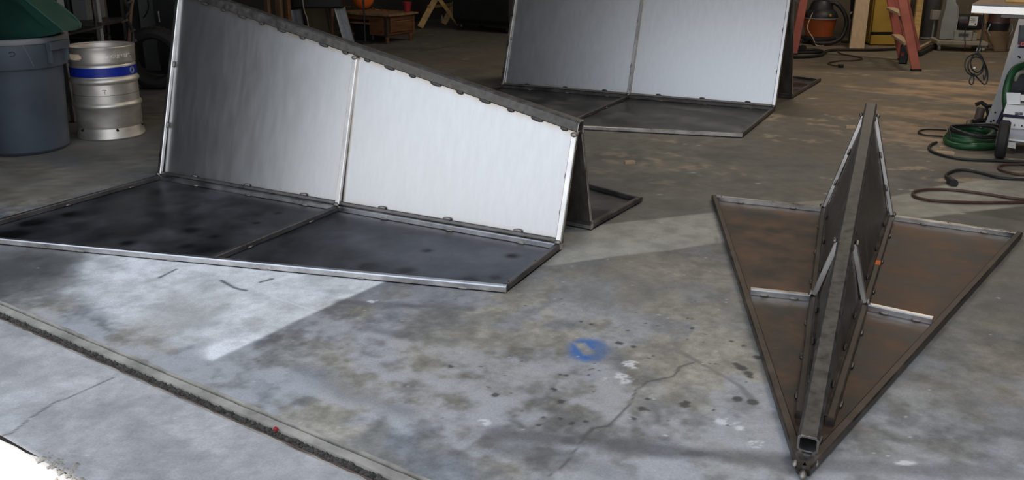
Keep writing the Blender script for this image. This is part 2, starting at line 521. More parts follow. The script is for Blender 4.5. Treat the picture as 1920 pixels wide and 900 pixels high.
    # tyre marks and scuffs
    for q, w, a in (([(930, 812), (1050, 824), (1200, 839), (1300, 850), (1480, 864)], 0.030, 0.75),
                    ([(940, 840), (1060, 858), (1130, 880)], 0.04, 0.4),
                    ([(640, 566), (760, 573), (880, 579)], 0.025, 0.55), ([(690, 617), (780, 632), (850, 640)], 0.03, 0.45),
                    ([(1500, 868), (1700, 880), (1900, 888)], 0.03, 0.5), ([(560, 690), (680, 745), (760, 770)], 0.04, 0.35),
                    ([(1268, 655), (1330, 690), (1385, 722), (1412, 750)], 0.009, 0.5), ([(1010, 760), (1045, 715)], 0.006, 0.4)):
        d = line_d(q, x, y) + min(0.05, w * 1.3) * wob
        c = lerp(c, (0.085, 0.085, 0.09), a * sstep(w * 1.6, w * 0.2, d) * (0.45 + 0.75 * finec))
    # footprints of oil on the floor by the tip section
    rr = np.random.default_rng(5)
    spots = [(1283, 759, .010), (1203, 766, .010), (1051, 753, .008), (929, 741, .011), (1161, 643, .006), (1233, 611, .005), (1090, 603, .006),
             (1109, 608, .005), (1383, 748, .010), (1411, 754, .012), (1390, 690, .022), (1402, 700, .018), (1380, 683, .014), (1370, 640, .010),
             (1393, 648, .007), (1420, 670, .016), (1405, 706, .012), (1330, 682, .006), (1342, 683, .008), (1500, 660, .0)]
    spots += [(rr.uniform(820, 1400), rr.uniform(560, 800), rr.uniform(.002, .005)) for _ in range(70)]
    for sx_, sy_, r in spots:
        p = fl(sx_, sy_)
        m = np.hypot(x - p.x, y - p.y)
        k = m < 0.08
        if k.any():
            c[k] = lerp(c[k], (0.055, 0.055, 0.05), 0.9 * sstep(r * 1.15, r * 0.8, m[k] + 0.022 * wob[k]))
    # blue sprayed ring with a bare diamond in it
    p = fl(1092, 655)
    m = np.hypot((x - p.x) / 1.0, (y - p.y) / 1.25) + 0.09 * wob
    dia = poly_sd([(1076, 643), (1098, 643), (1118, 662), (1096, 668)], x, y) + 0.012 * wob
    c = lerp(c, (0.035, 0.15, 0.42), 0.92 * sstep(0.080, 0.035, m) * (0.55 + 0.45 * sstep(0.2, 0.5, finec)) * sstep(0.006, -0.006, dia))
    # white splashes of plaster
    for sx_, sy_, rx, ry in ((1157, 711, .042, .03), (1185, 683, .02, .018), (1362, 790, .03, .018), (1388, 803, .016, .014), (1418, 832, .02, .016),
                            (905, 792, .02, .015), (1700, 868, .03, .012), (1655, 852, .02, .01), (700, 565, .02, .012)):
        p = fl(sx_, sy_)
        m = np.hypot((x - p.x) / rx, (y - p.y) / ry)
        k = m < 3
        c[k] = lerp(c[k], (0.72, 0.71, 0.69), 0.9 * sstep(1.3, 0.8, m[k] + 2.4 * wob[k]) * sstep(0.45, 0.6, K(fbm(x[k], y[k], 30.0, 131, 4, 0.7), 2.6)))
    # cracks
    d = line_d([(1030, 893), (1062, 868), (1085, 835), (1096, 818), (1112, 803), (1142, 799), (1165, 776), (1184, 752), (1192, 733), (1212, 716),
                (1262, 706), (1276, 687), (1300, 680)], x, y) + 0.009 * wob
    c = lerp(c, (0.09, 0.088, 0.08), 0.8 * sstep(0.0045, 0.0012, np.abs(d)))
    d = line_d([(757, 102), (890, 78)], x, y)
    c = lerp(c, (0.06, 0.055, 0.045), 0.7 * sstep(0.03, 0.01, d))
    d = line_d([(600, 470), (705, 430)], x, y)
    # grit: pale specks
    spk = VN(91)(x * 120, y * 120) * VN(92)(x * 37, y * 37)
    c = lerp(c, (0.6, 0.6, 0.58), 0.8 * sstep(0.80, 0.86, spk))
    return np.clip(c, 0.01, 0.9)

def concrete_mat(name, attr):
    m = bpy.data.materials.new(name)
    m.use_nodes = True
    N, L = m.node_tree.nodes, m.node_tree.links
    p = N['Principled BSDF']
    a = N.new('ShaderNodeAttribute'); a.attribute_name = attr
    co = N.new('ShaderNodeTexCoord')
    nz = N.new('ShaderNodeTexNoise'); nz.inputs['Scale'].default_value = 140; nz.inputs['Detail'].default_value = 5
    L.new(co.outputs['Object'], nz.inputs['Vector'])
    mr = N.new('ShaderNodeMapRange'); mr.inputs['To Min'].default_value = 0.72; mr.inputs['To Max'].default_value = 1.28
    L.new(nz.outputs['Fac'], mr.inputs['Value'])
    mx = N.new('ShaderNodeMix'); mx.data_type = 'RGBA'; mx.blend_type = 'MULTIPLY'; mx.inputs['Factor'].default_value = 1
    L.new(a.outputs['Color'], mx.inputs['A']); L.new(mr.outputs[0], mx.inputs['B'])
    L.new(mx.outputs['Result'], p.inputs['Base Color'])
    n2 = N.new('ShaderNodeTexNoise'); n2.inputs['Scale'].default_value = 9; n2.inputs['Detail'].default_value = 7
    L.new(co.outputs['Object'], n2.inputs['Vector'])
    r2 = N.new('ShaderNodeMapRange'); r2.inputs['From Min'].default_value = 0.3; r2.inputs['From Max'].default_value = 0.7
    r2.inputs['To Min'].default_value = 0.48; r2.inputs['To Max'].default_value = 0.75
    L.new(n2.outputs['Fac'], r2.inputs['Value']); L.new(r2.outputs[0], p.inputs['Roughness'])
    bp = N.new('ShaderNodeBump'); bp.inputs['Strength'].default_value = 0.25; bp.inputs['Distance'].default_value = 0.003
    L.new(nz.outputs['Fac'], bp.inputs['Height']); L.new(bp.outputs[0], p.inputs['Normal'])
    return m
CONC = concrete_mat('workshop_concrete', 'albedo')

def floor_mesh(name, zones, outside):
    vs, fs = [], []
    off = 0
    for t0, t1, n0, n1, st in zones:
        a = np.linspace(t0, t1, max(2, int(round((t1 - t0) / st)) + 1)); b = np.linspace(n0, n1, max(2, int(round((n1 - n0) / st)) + 1))
        T, Nn = np.meshgrid(a, b)
        T, Nn = T.ravel(), Nn.ravel()
        vs.append(np.stack([T * TV.x + Nn * NV.x, T * TV.y + Nn * NV.y, np.zeros(T.size)], 1))
        w = a.size
        i = (np.arange(b.size - 1)[:, None] * w + np.arange(w - 1)[None]).ravel() + off
        fs.append(np.stack([i, i + 1, i + w + 1, i + w], 1))
        off += T.size
    V = np.concatenate(vs).astype(np.float32); Fq = np.concatenate(fs).astype(np.int32)
    me = bpy.data.meshes.new(name)
    me.vertices.add(len(V)); me.vertices.foreach_set('co', V.ravel())
    me.loops.add(Fq.size); me.loops.foreach_set('vertex_index', Fq.ravel())
    me.polygons.add(len(Fq)); me.polygons.foreach_set('loop_start', np.arange(0, Fq.size, 4, dtype=np.int32))
    me.update(calc_edges=True)
    c = floor_colour(V[:, 0].astype(float), V[:, 1].astype(float), outside)
    at_ = me.attributes.new('albedo', 'FLOAT_COLOR', 'POINT')
    at_.data.foreach_set('color', np.concatenate([c, np.ones((len(c), 1))], 1).astype(np.float32).ravel())
    me.materials.append(CONC)
    o = bpy.data.objects.new(name, me)
    COL.objects.link(o)
    o['kind'] = 'structure'
    return o
T0, T1, N1 = -8.8, 4.0, 13.0
NI, NO = 1.388, 1.303          # inner and outer rim of the door channel
floor = floor_mesh('floor', [(-4.2, .7, NI, 3.6, .0065), (-6.2, .7, 3.6, 7.2, .017), (T0, -4.2, NI, 3.6, .05), (.7, T1, NI, N1, .08),
                             (T0, -6.2, 3.6, 7.2, .05), (T0, .7, 7.2, N1, .05)], False)
apron_near = floor_mesh('floor_threshold', [(-4.2, 0.0, 0.93, NO, .007), (T0, -4.2, .93, NO, .06), (0.0, T1, .93, NO, .06)], True)
tag(floor, 'stained grey concrete workshop floor')
tag(apron_near, 'pale grey concrete threshold strip outside the channel')

def struct(name, mb, m, label=None):
    o = obj(name, mb, m, None, 30)
    o['kind'] = 'structure'
    if label: o['label'] = label
    return o
def tnbox(mb, t0, t1, n0, n1, z0, z1):
    P = [tn(t0, n0, z0), tn(t1, n0, z0), tn(t1, n1, z0), tn(t0, n1, z0)]
    return mb.prism(P, (0, 0, z1 - z0))
# sunlit apron outdoors, with a broken edge
mb = MB()
edge = []
k = 260
for i in range(k + 1):
    t = -9 + 13.5 * i / k
    edge.append(tn(t, 0.926 + 0.004 * math.sin(t * 9) + random.uniform(-.004, .004), -0.002))
far = [tn(4.5, -14, -0.004), tn(-9, -14, -0.004)]
mb.prism(edge + far, (0, 0, -0.1))
struct('floor_apron', mb, APRON, 'bright sunlit concrete apron outside')
mb = MB(); tnbox(mb, -9, 4.5, .86, .96, -0.12, -0.012)
struct('trim_1', mb, DIRT, 'dirt-filled joint along the apron edge')

mb = MB()
for i in range(70):
    f_ = random.random(); px, py = 84 + 60 * f_ + random.gauss(0, 10), 858 + 42 * f_ + random.gauss(0, 7)
    c = fl(px, py)
    nn_ = c.dot(NV)
    if not .80 < nn_ < .965: continue
    r = random.uniform(.003, .009) * (2 if random.random() < .15 else 1)
    q = [c + Vector((random.uniform(.6, 1.2) * r * x, random.uniform(.6, 1.2) * r * y, random.uniform(.15, .4) * r * z)) for x, y, z in
         ((1, 0, 0), (0, 1, 0), (-1, 0, 0), (0, -1, 0), (0, 0, 1), (0, 0, -1))]
    mb.add(q, [(0, 1, 4), (1, 2, 4), (2, 3, 4), (3, 0, 4), (1, 0, 5), (2, 1, 5), (3, 2, 5), (0, 3, 5)])
tag(obj('concrete_rubble', mb, LEDGE, None, 0), 'crumbled concrete bits along the broken apron edge', 'rubble', kind='stuff')

# walls and ceiling
mb = MB(); tnbox(mb, T0 - .2, T0, NO, N1 + .2, 0, WALL_TOP); struct('wall_left', mb, WALLM)
mb = MB(); tnbox(mb, T0 - .2, T1 + .2, N1, N1 + .2, 0, WALL_TOP); struct('wall_back', mb, WALLTAN)
mb = MB(); tnbox(mb, T1, T1 + .2, NO, N1 + .2, 0, WALL_TOP); struct('wall_right', mb, WALLM)
mb = MB(); tnbox(mb, T0 - .2, T1 + .2, NO, N1 + .2, WALL_TOP - .2, WALL_TOP); struct('ceiling', mb, CEIL)
mb = MB(); tnbox(mb, T0, -4.08, NO, NI + .1, 0, WALL_TOP - .2); tnbox(mb, 3.0, T1, NO, NI + .1, 0, WALL_TOP - .2); tnbox(mb, -4.08, 3.0, NO, NI + .1, 3.6, WALL_TOP - .2)
struct('wall_front', mb, WALLM)


# unseen fluorescent lamps: warm fill inside, one set forward to light the saw
def ceiling_lamp(t, n, power, label):
    c = tn(t, n, WALL_TOP - .2)
    r = thing('ceiling_lamp', c, label, 'lamp', 'fluorescent lamps under the ceiling')
    obj('housing', MB().box(c - Vector((0, 0, .04)), (1.3, .16, .08), (TV, NV, Vector((0, 0, 1)))), WHITE_PAINT, r)
    for k_ in (-.04, .04):
        obj('lamp_tube', MB().cyl(c - Vector((0, 0, .095)) - TV * .6 + NV * k_, c - Vector((0, 0, .095)) + TV * .6 + NV * k_, .013, 10), LAMP_TUBE, r)
    ld = bpy.data.lights.new('lamp_light', 'AREA'); ld.shape = 'RECTANGLE'; ld.size = 1.2; ld.size_y = .12; ld.energy = power; ld.color = (1.0, .88, .72)
    lo = bpy.data.objects.new('lamp_light', ld); COL.objects.link(lo); lo.parent = r; lo.location = (0, 0, -.12)
    lo.rotation_euler = (0, 0, math.atan2(TV.y, TV.x))
LAMP_TUBE = bpy.data.materials.new('lit_tube'); LAMP_TUBE.use_nodes = True
LAMP_TUBE.node_tree.nodes['Principled BSDF'].inputs['Emission Color'].default_value = (1, .9, .75, 1)
LAMP_TUBE.node_tree.nodes['Principled BSDF'].inputs['Emission Strength'].default_value = 3
for t_, n_, pw, lb in ((-1.0, 10.2, 27, 'ceiling lamp over the dust collector'), (-2.8, 8.0, 20, 'ceiling lamp over the orange ladder'),
                       (0.5, 4.3, 24, 'unseen ceiling lamp added to light the front of the white saw'), (-3.2, 4.4, 3, 'ceiling lamp above the middle of the floor'), (-6.2, 8.6, 1.8, 'ceiling lamp above the wooden bench')):
    ceiling_lamp(t_, n_, pw, lb)

# door channel in the floor
ch = thing('trim_2', tn(-1.2, 1.345, 0), 'worn door channel in the concrete, full of dirt', None, kind='structure')
def strip(n0, n1, z0, z1, t0=-4.08, t1=3.0, jag=0.0, seg=240):
    m = MB()
    up, lo = [], []
    for i in range(seg + 1):
        t = t0 + (t1 - t0) * i / seg
        a = n0 + random.uniform(-jag, jag); b = n1 + random.uniform(-jag, jag)
        up.append((tn(t, a, z1), tn(t, b, z1), tn(t, a, z0), tn(t, b, z0)))
    vs = [v for q in up for v in q]
    fs = []
    for i in range(seg):
        o = i * 4; p = o + 4
        fs += [(o, p, p + 1, o + 1), (o + 2, o, o + 1, o + 3)][:1] + [(o + 1, p + 1, p + 3, o + 3), (p, o, o + 2, p + 2), (o + 2, o + 3, p + 3, p + 2)]
    return m.add(vs, fs)
obj('groove', strip(1.374, 1.390, -.05, -.012), DIRT, ch)
obj('ledge', strip(1.350, 1.376, -.05, -.003, jag=.001), LEDGE, ch)
obj('edge_chip', strip(1.385, 1.3915, -.05, .0005, jag=.0032), LEDGE, ch)
obj('trough', strip(1.319, 1.354, -.05, -.013), DIRT, ch)
obj('steel_lip', strip(1.3095, 1.3165, -.05, -.002), LIP, ch)
obj('rusty_bar', strip(1.3165, 1.3225, -.05, -.007), LIP, ch)
obj('outer_edge', strip(1.298, 1.310, -.05, -.001, jag=.003), LEDGE, ch)
mb = MB()
for i in range(2200):
    t = random.uniform(-3.8, -.6); n = random.gauss(1.338, .007)
    if abs(n - 1.338) > .014: continue
    r = random.uniform(.0025, .006) * (1.7 if random.random() < .12 else 1)
    c = tn(t, n, -.013 + r * .3)
    q = [c + Vector((random.uniform(.7, 1.2) * r * x, random.uniform(.7, 1.2) * r * y, random.uniform(.6, 1.1) * r * z)) for x, y, z in
         ((1, 0, 0), (0, 1, 0), (-1, 0, 0), (0, -1, 0), (0, 0, 1), (0, 0, -1))]
    mb.add(q, [(0, 1, 4), (1, 2, 4), (2, 3, 4), (3, 0, 4), (1, 0, 5), (2, 1, 5), (3, 2, 5), (0, 3, 5)])
o = obj('dirt_clods', mb, DIRT, ch, 0); o['kind'] = 'stuff'
c = fl(517, 804, 0)
mb = MB().box(Vector((c.x, c.y, 0)) + Vector((0, 0, -.001)), (.011, .009, .009), (TV, NV, Vector((0, 0, 1))))
tag(obj('plastic_scrap', mb, RED), 'tiny red plastic scrap lying in the dirty floor channel', 'scrap')

# ------------------------------------------------------------------ welded steel sections
BEAD = None
def bead_mesh():
    global BEAD
    if BEAD is None:
        m = MB().sphere((0, 0, 0), 1.0, 10, 6)
        me = bpy.data.meshes.new('weld_bead')
        me.from_pydata(m.v, [], m.f)
        me.polygons.foreach_set('use_smooth', [True] * len(me.polygons))
        BEAD = [me.copy(), me.copy()]
        BEAD[0].materials.append(WELD); BEAD[1].materials.append(WELD_DARK)
    return BEAD
def bead(p, d, parent, size=(.018, .006, .006), dark=0):
    o = bpy.data.objects.new('weld_bead', bead_mesh()[dark])
    COL.objects.link(o)
    o.parent = parent
    o.location = Vector(p) - base_of(parent)
    o.rotation_euler = Vector(d).normalized().to_track_quat('X', 'Z').to_euler()
    o.scale = size
    return o

EW = -0.032
SPEC = {
 'a': dict(org=0.0, x=.7373, y=1.8531, t=65.8838, s=(0.0, 2.2096), m=1.0533, b=(.0145, .1375), w=(.0062, .6829), h=(.0543, .517), e=(-.0013, .011)),
 'b': dict(org=2.2096, x=.2835, y=3.5079, t=150.0731, s=(2.2096, 4.573), m=3.3735, b=(.1407, .2729), w=(.6716, 1.3948), h=(.5032, .9883), e=(-.0015, .0162)),
 'c': dict(org=4.573, x=2.1716, y=6.7718, t=150.7986, s=(4.573, 6.9169), m=5.7495, b=(.2915, .4598), w=(1.3898, 2.1048), h=(.9784, 1.4609), e=(.0131, .009)),
}
RW = .0254
SMUDGE = [(fl(px, py, .004), r) for px, py, r in ((358, 432, .06), (402, 444, .035), (385, 468, .07), (350, 462, .05), (60, 418, .10), (130, 402, .06), (20, 440, .12),
          (150, 372, .05), (480, 418, .03), (520, 400, .025), (240, 455, .05), (690, 500, .06), (760, 508, .05), (880, 525, .06), (930, 520, .04), (800, 470, .03), (960, 480, .04), (780, 420, .03))]
def section(key, name, label, cat, group, mats):
    S = SPEC[key]
    th = math.radians(S['t'])
    D = Vector((math.cos(th), math.sin(th), 0)); Nn = Vector((-math.sin(th), math.cos(th), 0))
    O = Vector((S['x'], S['y'], 0))
    s0, s1 = S['s']
    tip = key == 'a'
    lin = lambda q, s: q[0] + (q[1] - q[0]) * (s - s0) / (s1 - s0)
    L = lambda u, v, z: O + D * u + Nn * v + Vector((0, 0, z))
    Foot = lambda s, sg, z=.016, dv=0., du=0.: L(s - S['org'] + du, sg * (lin(S['b'], s) + dv), z)
    Outer = lambda s, sg, z=.016, dv=0., du=0.: L(s - S['org'] + EW + du, sg * (lin(S['w'], s) + dv), z)
    Ridge = lambda s, dz=0., v=0., du=0.: L(s - S['org'] + lin(S['e'], s) + du, v, lin(S['h'], s) + dz)
    root = thing(name, L((s1 - s0) / 2, 0, 0), label, cat, group)
    rail, railD, ridgeM, sheetM, plateM = mats['rail'], mats['raild'], mats['ridge'], mats['sheet'], mats['plate']
    ms = S['m']
    sA = .20 if tip else s0
    # ridge: hollow 2 inch square tube with open ends
    obj('ridge_tube', MB().hollow(Ridge(s0), Ridge(s1), .0508, .005), ridgeM, root, 30, 'thick square tube along the ridge')
    for sg in (1, -1):
        # outer and foot rails
        o0 = Outer(s0, sg, dv=-.0127) if not tip else L(-.06, sg * .004, .016)
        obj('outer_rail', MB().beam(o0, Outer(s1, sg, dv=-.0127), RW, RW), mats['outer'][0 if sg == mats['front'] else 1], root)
        obj('foot_rail', MB().beam(Foot(sA, sg, dv=.0127), Foot(s1, sg, dv=.0127), RW, RW), mats['foot'], root)
        # lower rail of the standing panel, leaning with it
        lean = (Ridge(ms, -.03, sg * .02) - Foot(ms, sg, .03)).normalized()
        obj('panel_rail', MB().beam(Foot(sA, sg, .037, -.003), Foot(s1, sg, .037, -.003), .018, .016, lean), mats['panelrail'], root)
        # ends and the middle: flange rails and standing posts
        for s, du, nm in ((s0, .0127, 'end'), (ms, 0, 'middle'), (s1, -.0127, 'end')):
            if tip and s == s0: continue
            rm = mats['cross'][0 if s == s1 else (1 if s == ms else 2)]
            a, b_ = Foot(s, sg, .0165, .026, du), Outer(s, sg, .0165, -.026, du)
            obj(nm + '_rail', MB().beam(a, b_, RW, RW * .98), rm, root)
            foot = Foot(s, sg, .032, .010, du); top = Ridge(s, -.034, sg * .026, du)
            axis = (top - foot).normalized()
            outn = axis.cross(D).normalized() * (1 if axis.cross(D).dot(Nn * sg) > 0 else -1)
            obj(nm + '_post', MB().beam(foot, top, RW, .020, outn), mats['post'][0 if s == s1 else (1 if s == ms else 2)], root)
            for p, dd in ((foot + outn * .012, D), (top + outn * .010, D)):
                bead(p, dd, root, (.016, .010, .011))
            ln = (top - foot).length
            for f in ((.28, .62) if nm == 'end' else (.2, .5, .8)):
                side = -1 if s == s1 else 1
                bead(foot + axis * ln * f + D * (.0145 * side) + outn * (-.003), axis, root, (.017, .006, .006), 0)
            lr = (b_ - a).length
            nb = max(2, int(lr / .3))
            for i in range(nb):
                f = (i + .5) / nb
                side = -1 if s != s0 else 1
                bead(a.lerp(b_, f) + D * (.0155 * side) + Vector((0, 0, -.006)), b_ - a, root, (.016, .006, .005))
                if s != ms:
                    q = a.lerp(b_, min(.96, f + .12)) + D * (-.0128 * side) + Vector((0, 0, .003))
                    q2 = a.lerp(b_, min(.96, f + .2)) + Vector((0, 0, .0122))
                    obj('bolt_hole', MB().cyl(q2, q2 + Vector((0, 0, .0008)), .0042, 10), HOLE, root)
        # floor plates and standing sheets, one per bay
        for sa, sb in ((sA if tip else s0, ms), (ms, s1)):
            pa_ = 0.0 if (tip and sa == sA) else sa
            gu, gv = 60, 36
            pv, pe = [], []
            for j in range(gv + 1):
                for i in range(gu + 1):
                    s = pa_ + (sb - pa_) * i / gu
                    a_, b_ = Foot(s, sg, .004, .003), Outer(s, sg, .004, -.003)
                    if tip and pa_ == 0.0:
                        a_, b_ = L(-.02, sg * .004, .004).lerp(Foot(sb, sg, .004, .003), i / gu), L(-.02, sg * .005, .004).lerp(Outer(sb, sg, .004, -.003), i / gu)
                    pv.append(a_.lerp(b_, j / gv))
                    if tip:
                        pe.append(max(0., 1 - (sb - s) / .11))
                    else:
                        pe.append(max(max(0., 1.5 - ((pv[-1] - q_).length / r_) * 1.1) for q_, r_ in SMUDGE))
            np_ = len(pv)
            pf = []
            for j in range(gv):
                for i in range(gu):
                    q = j * (gu + 1) + i
                    f = (q, q + 1, q + gu + 2, q + gu + 1)
                    f = f if sg > 0 else f[::-1]
                    pf += [f, tuple(z + np_ for z in f)[::-1]]
            po = obj('floor_plate', MB().add(pv + [v - Vector((0, 0, .003)) for v in pv], pf), plateM[0 if sg == 1 else 1], root, 0)
            aa = po.data.attributes.new('edge', 'FLOAT', 'POINT')
            aa.data.foreach_set('value', np.array(pe + pe, np.float32))
            m = MB()
            nu, nv = 36, 24
            vs, ed = [], []
            for j in range(nv + 1):
                for i in range(nu + 1):
                    s = sa + (sb - sa) * i / nu
                    f0 = Foot(s, sg, .026, -.004); r0 = Ridge(s, -.018, sg * .018)
                    vs.append(f0.lerp(r0, j / nv))
                    hh = (r0 - f0).length
                    dist = min(hh * j / nv, hh * (1 - j / nv), (s - sa), (sb - s))
                    ed.append(max(0., 1 - dist / .045))
            nrm = (vs[1] - vs[0]).cross(vs[nu + 1] - vs[0]).normalized()
            sgn = 1 if nrm.dot(Nn * sg) > 0 else -1
            back = -nrm * sgn * .002
            n1 = len(vs)
            vs2 = vs + [v + back for v in vs]
            fs = []
            for j in range(nv):
                for i in range(nu):
                    q = j * (nu + 1) + i
                    f = (q, q + 1, q + nu + 2, q + nu + 1)
                    fs.append(f if sgn > 0 else f[::-1])
                    g = tuple(z + n1 for z in f)
                    fs.append(g[::-1] if sgn > 0 else g)
            m.add(vs2, fs)
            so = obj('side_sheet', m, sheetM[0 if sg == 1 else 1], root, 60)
            aa = so.data.attributes.new('edge', 'FLOAT', 'POINT')
            aa.data.foreach_set('value', np.array(ed + ed, np.float32))
            # tack welds along the foot and under the ridge
            span = sb - sa
            for i in range(3):
                f = (i + .6) / 3.3
                s = sa + span * f
                dirn = Foot(sb, sg) - Foot(sa, sg)
                bead(Foot(s, sg, .050, -.001), dirn, root, (.022, .006, .008), mats['wd'])
                bead(Foot(s - .03, sg, .008, .0275), dirn, root, (.020, .006, .006))
                so_ = sa + span * ((i + .4) / 3)
                bead(Outer(so_, sg, .007, .0005), Outer(sb, sg) - Outer(sa, sg), root, (.020, .004, .005), 0)
            for i in range(9):
                s = sa + span * ((i + .5) / 9)
                if tip and s < .5: continue
                bead(Ridge(s, -.0265, sg * .0250), Ridge(sb) - Ridge(sa), root, (.030 if i % 2 else .018, .005, .009), 1)
    cut_d = (Ridge(s1) - Ridge(s0)).normalized()
    obj('cut_end', MB().hollow(Ridge(s0) - cut_d * .002, Ridge(s0), .0510, .0055), STEEL_RAIL, root, 30, 'bright sawn end of the tube')
    if tip:
        obj('paint_mark', MB().box(Foot(1.50, -1, .0292, .0127), (.05, .024, .002), (D, Nn, Vector((0, 0, 1)))), mat('orange_paint_mark', (.75, .16, .03), .6), root)
        for q, r in ((L(-.075, 0, .012), .012), (L(-.05, .022, .022), .010), (L(-.02, -.024, .018), .010)):
            bead(q, D, root, (r * 1.3, r * .8, r))
        obj('tip_gusset', MB().prism([L(-.06, .012, .004), L(-.06, -.012, .004), L(.1, -.03, .004), L(.1, .03, .004)], (0, 0, .022)), STEEL_RAIL_DARK, root)
    return root

G = 'welded steel sections of one long tapering spike'
section('b', 'steel_frame_section', 'long welded section with bright brushed sheets and dark base plates, nearest at left', 'metal frame', G,
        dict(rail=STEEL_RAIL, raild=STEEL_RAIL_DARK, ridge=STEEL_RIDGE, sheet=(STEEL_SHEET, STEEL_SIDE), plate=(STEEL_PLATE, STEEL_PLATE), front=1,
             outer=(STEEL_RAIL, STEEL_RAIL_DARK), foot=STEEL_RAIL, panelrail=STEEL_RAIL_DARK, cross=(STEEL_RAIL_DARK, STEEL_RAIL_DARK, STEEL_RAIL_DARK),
             post=(STEEL_RAIL, STEEL_RAIL, STEEL_RAIL), wd=0))
section('c', 'steel_frame_section', 'tall welded section with bluish brushed sheets standing farthest back', 'metal frame', G,
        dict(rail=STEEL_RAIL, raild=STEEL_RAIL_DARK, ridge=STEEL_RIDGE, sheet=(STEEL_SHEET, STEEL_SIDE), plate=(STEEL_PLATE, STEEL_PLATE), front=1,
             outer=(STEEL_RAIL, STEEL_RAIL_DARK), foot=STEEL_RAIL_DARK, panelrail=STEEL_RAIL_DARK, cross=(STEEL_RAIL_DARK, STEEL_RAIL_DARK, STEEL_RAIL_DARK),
             post=(STEEL_RAIL, STEEL_RAIL, STEEL_RAIL), wd=1))
section('a', 'steel_frame_section', 'pointed brown welded tip section with open square tube end at right', 'metal frame', G,
        dict(rail=STEEL_RAIL, raild=STEEL_RAIL_BROWN, ridge=STEEL_RIDGE, sheet=(STEEL_SIDE, STEEL_SIDE), plate=(STEEL_RUST, STEEL_RUST), front=1,
             outer=(STEEL_RAIL_BROWN, STEEL_RAIL_BROWN), foot=STEEL_RAIL_BROWN, panelrail=STEEL_RAIL_BROWN, cross=(STEEL_RAIL, STEEL_RAIL, STEEL_RAIL),
             post=(STEEL_RAIL, STEEL_RAIL, STEEL_RAIL), wd=1))
#@@PART2
Z = Vector((0, 0, 1))
AX = (TV, NV, Z)

# ------------------------------------------------------------------ grey trash can
def ring_prof(mb, prof, c, n=56):
    return mb.lathe(prof, c, n, capb=False, capt=False)
CC = Vector((-3.0, 5.15, 0))
can = thing('trash_can', CC, 'round grey plastic trash can holding a dark green plastic tub', 'trash can')
pr_ = [(.02, .004), (.225, .004), (.238, .02), (.262, .50), (.266, .512), (.285, .515), (.288, .522), (.292, .66), (.286, .665), (.268, .662), (.255, .5), (.225, .03), (.02, .02)]
obj('can_body', MB().lathe(pr_, CC, 64), CAN_GREY, can, 30)
obj('can_rim', MB().lathe([(.283, .655), (.300, .657), (.304, .668), (.303, .684), (.296, .690), (.282, .688), (.277, .67)], CC, 64, capb=False, capt=False), CAN_RIM, can)
hd = (Vector((0, 0, 0)) - CC); hd.z = 0; hd.normalize()
sdv = Vector((hd.y, -hd.x, 0)) * -1
hdir = (hd * .62 + sdv * .78).normalized()
hs = Vector((-hdir.y, hdir.x, 0))
mb = MB()
for w_ in (-1, 1):
    mb.box(CC + hdir * .303 + hs * (.075 * w_) + Z * .60, (.022, .02, .12), (hdir, hs, Z))
mb.box(CC + hdir * .313 + Z * .64, (.018, .17, .05), (hdir, hs, Z))
obj('can_handle', mb, CAN_GREY, can)
# pen scribble on the collar
mb = MB()
def oncan(a, z, r=.2935):
    d = hd * math.cos(a) + sdv * math.sin(a)
    return CC + d * r + Z * z
mb.tube(spline([oncan(-.06, .615), oncan(.0, .622), (oncan(.045, .612)), oncan(.02, .600), oncan(-.05, .598)]), .0016, 6)
obj('pen_mark', mb, CABLE_BLK, can)
mb = MB().tube(spline([oncan(.20, .655), oncan(.27, .60), oncan(.34, .53)]), .0016, 6)
obj('scratch', mb, CAN_RIM, can)

# green tub lying tilted in the can: two long walls meeting at a fold, with a thick flange
tub = thing('plastic_tub', at(60, 40, 5.05), 'dark green folded plastic tub lying tilted on top of the grey trash can', 'tub')
Yc, Yb = 4.93, 5.06
f0, f1 = at(40, -5, Yc), at(118, 58, Yc + .05)
g0 = f0 + (f0 - f1) * 1.2
A_ = [f1, at(95, 66, 4.98), at(40, 74, 5.0), at(-40, 80, 5.05), at(-120, 70, 5.15), at(-120, -120, 5.2), g0]
obj('tub_wall', MB().prism(A_, NV * .012), GREEN_PL, tub, 20)
B_ = [f1 + Vector((.001, 0, 0)), g0 + Vector((.001, 0, 0)), at(30, -90, 5.22), at(95, -2, 5.2), at(116, 12, 5.2), at(136, 28, 5.2), at(150, 43, 5.2), at(148, 51, 5.18), at(138, 55, 5.13)]
obj('tub_wall', MB().prism(B_, NV * .012 - Z * .004), GREEN_PL, tub, 20)
mb = MB().tube([at(30, -90, 5.22), at(95, -2, 5.2), at(116, 12, 5.2), at(136, 28, 5.2), at(150, 43, 5.2), at(148, 51, 5.18)], .006, 8)
obj('tub_flange', mb, GREEN_PL, tub)

# ------------------------------------------------------------------ beer keg
KC = Vector((-2.655, 5.546, 0))
keg = thing('beer_keg', KC, 'stainless steel beer keg with a blue band beside the trash can', 'keg')
KR = .200
prof = [(.17, .055), (.188, .060), (.193, .075), (.197, .10), (.198, .195), (.203, .203), (.209, .212), (.209, .222), (.203, .231), (.1965, .238), (.197, .33),
        (.1965, .335), (.1965, .355), (.203, .362), (.209, .371), (.209, .381), (.203, .390), (.197, .397), (.197, .468), (.193, .478), (.180, .489), (.12, .505), (.03, .51), (.001, .51)]
obj('keg_body', MB().lathe(prof, KC, 72, capt=False), STAINLESS, keg, 40)
obj('bottom_chime', MB().lathe([(.185, .002), (.203, .002), (.207, .010), (.204, .02), (.2, .05), (.194, .072), (.186, .068), (.19, .04), (.185, .002)], KC, 72, capb=False, capt=False), STAINLESS, keg, 40)
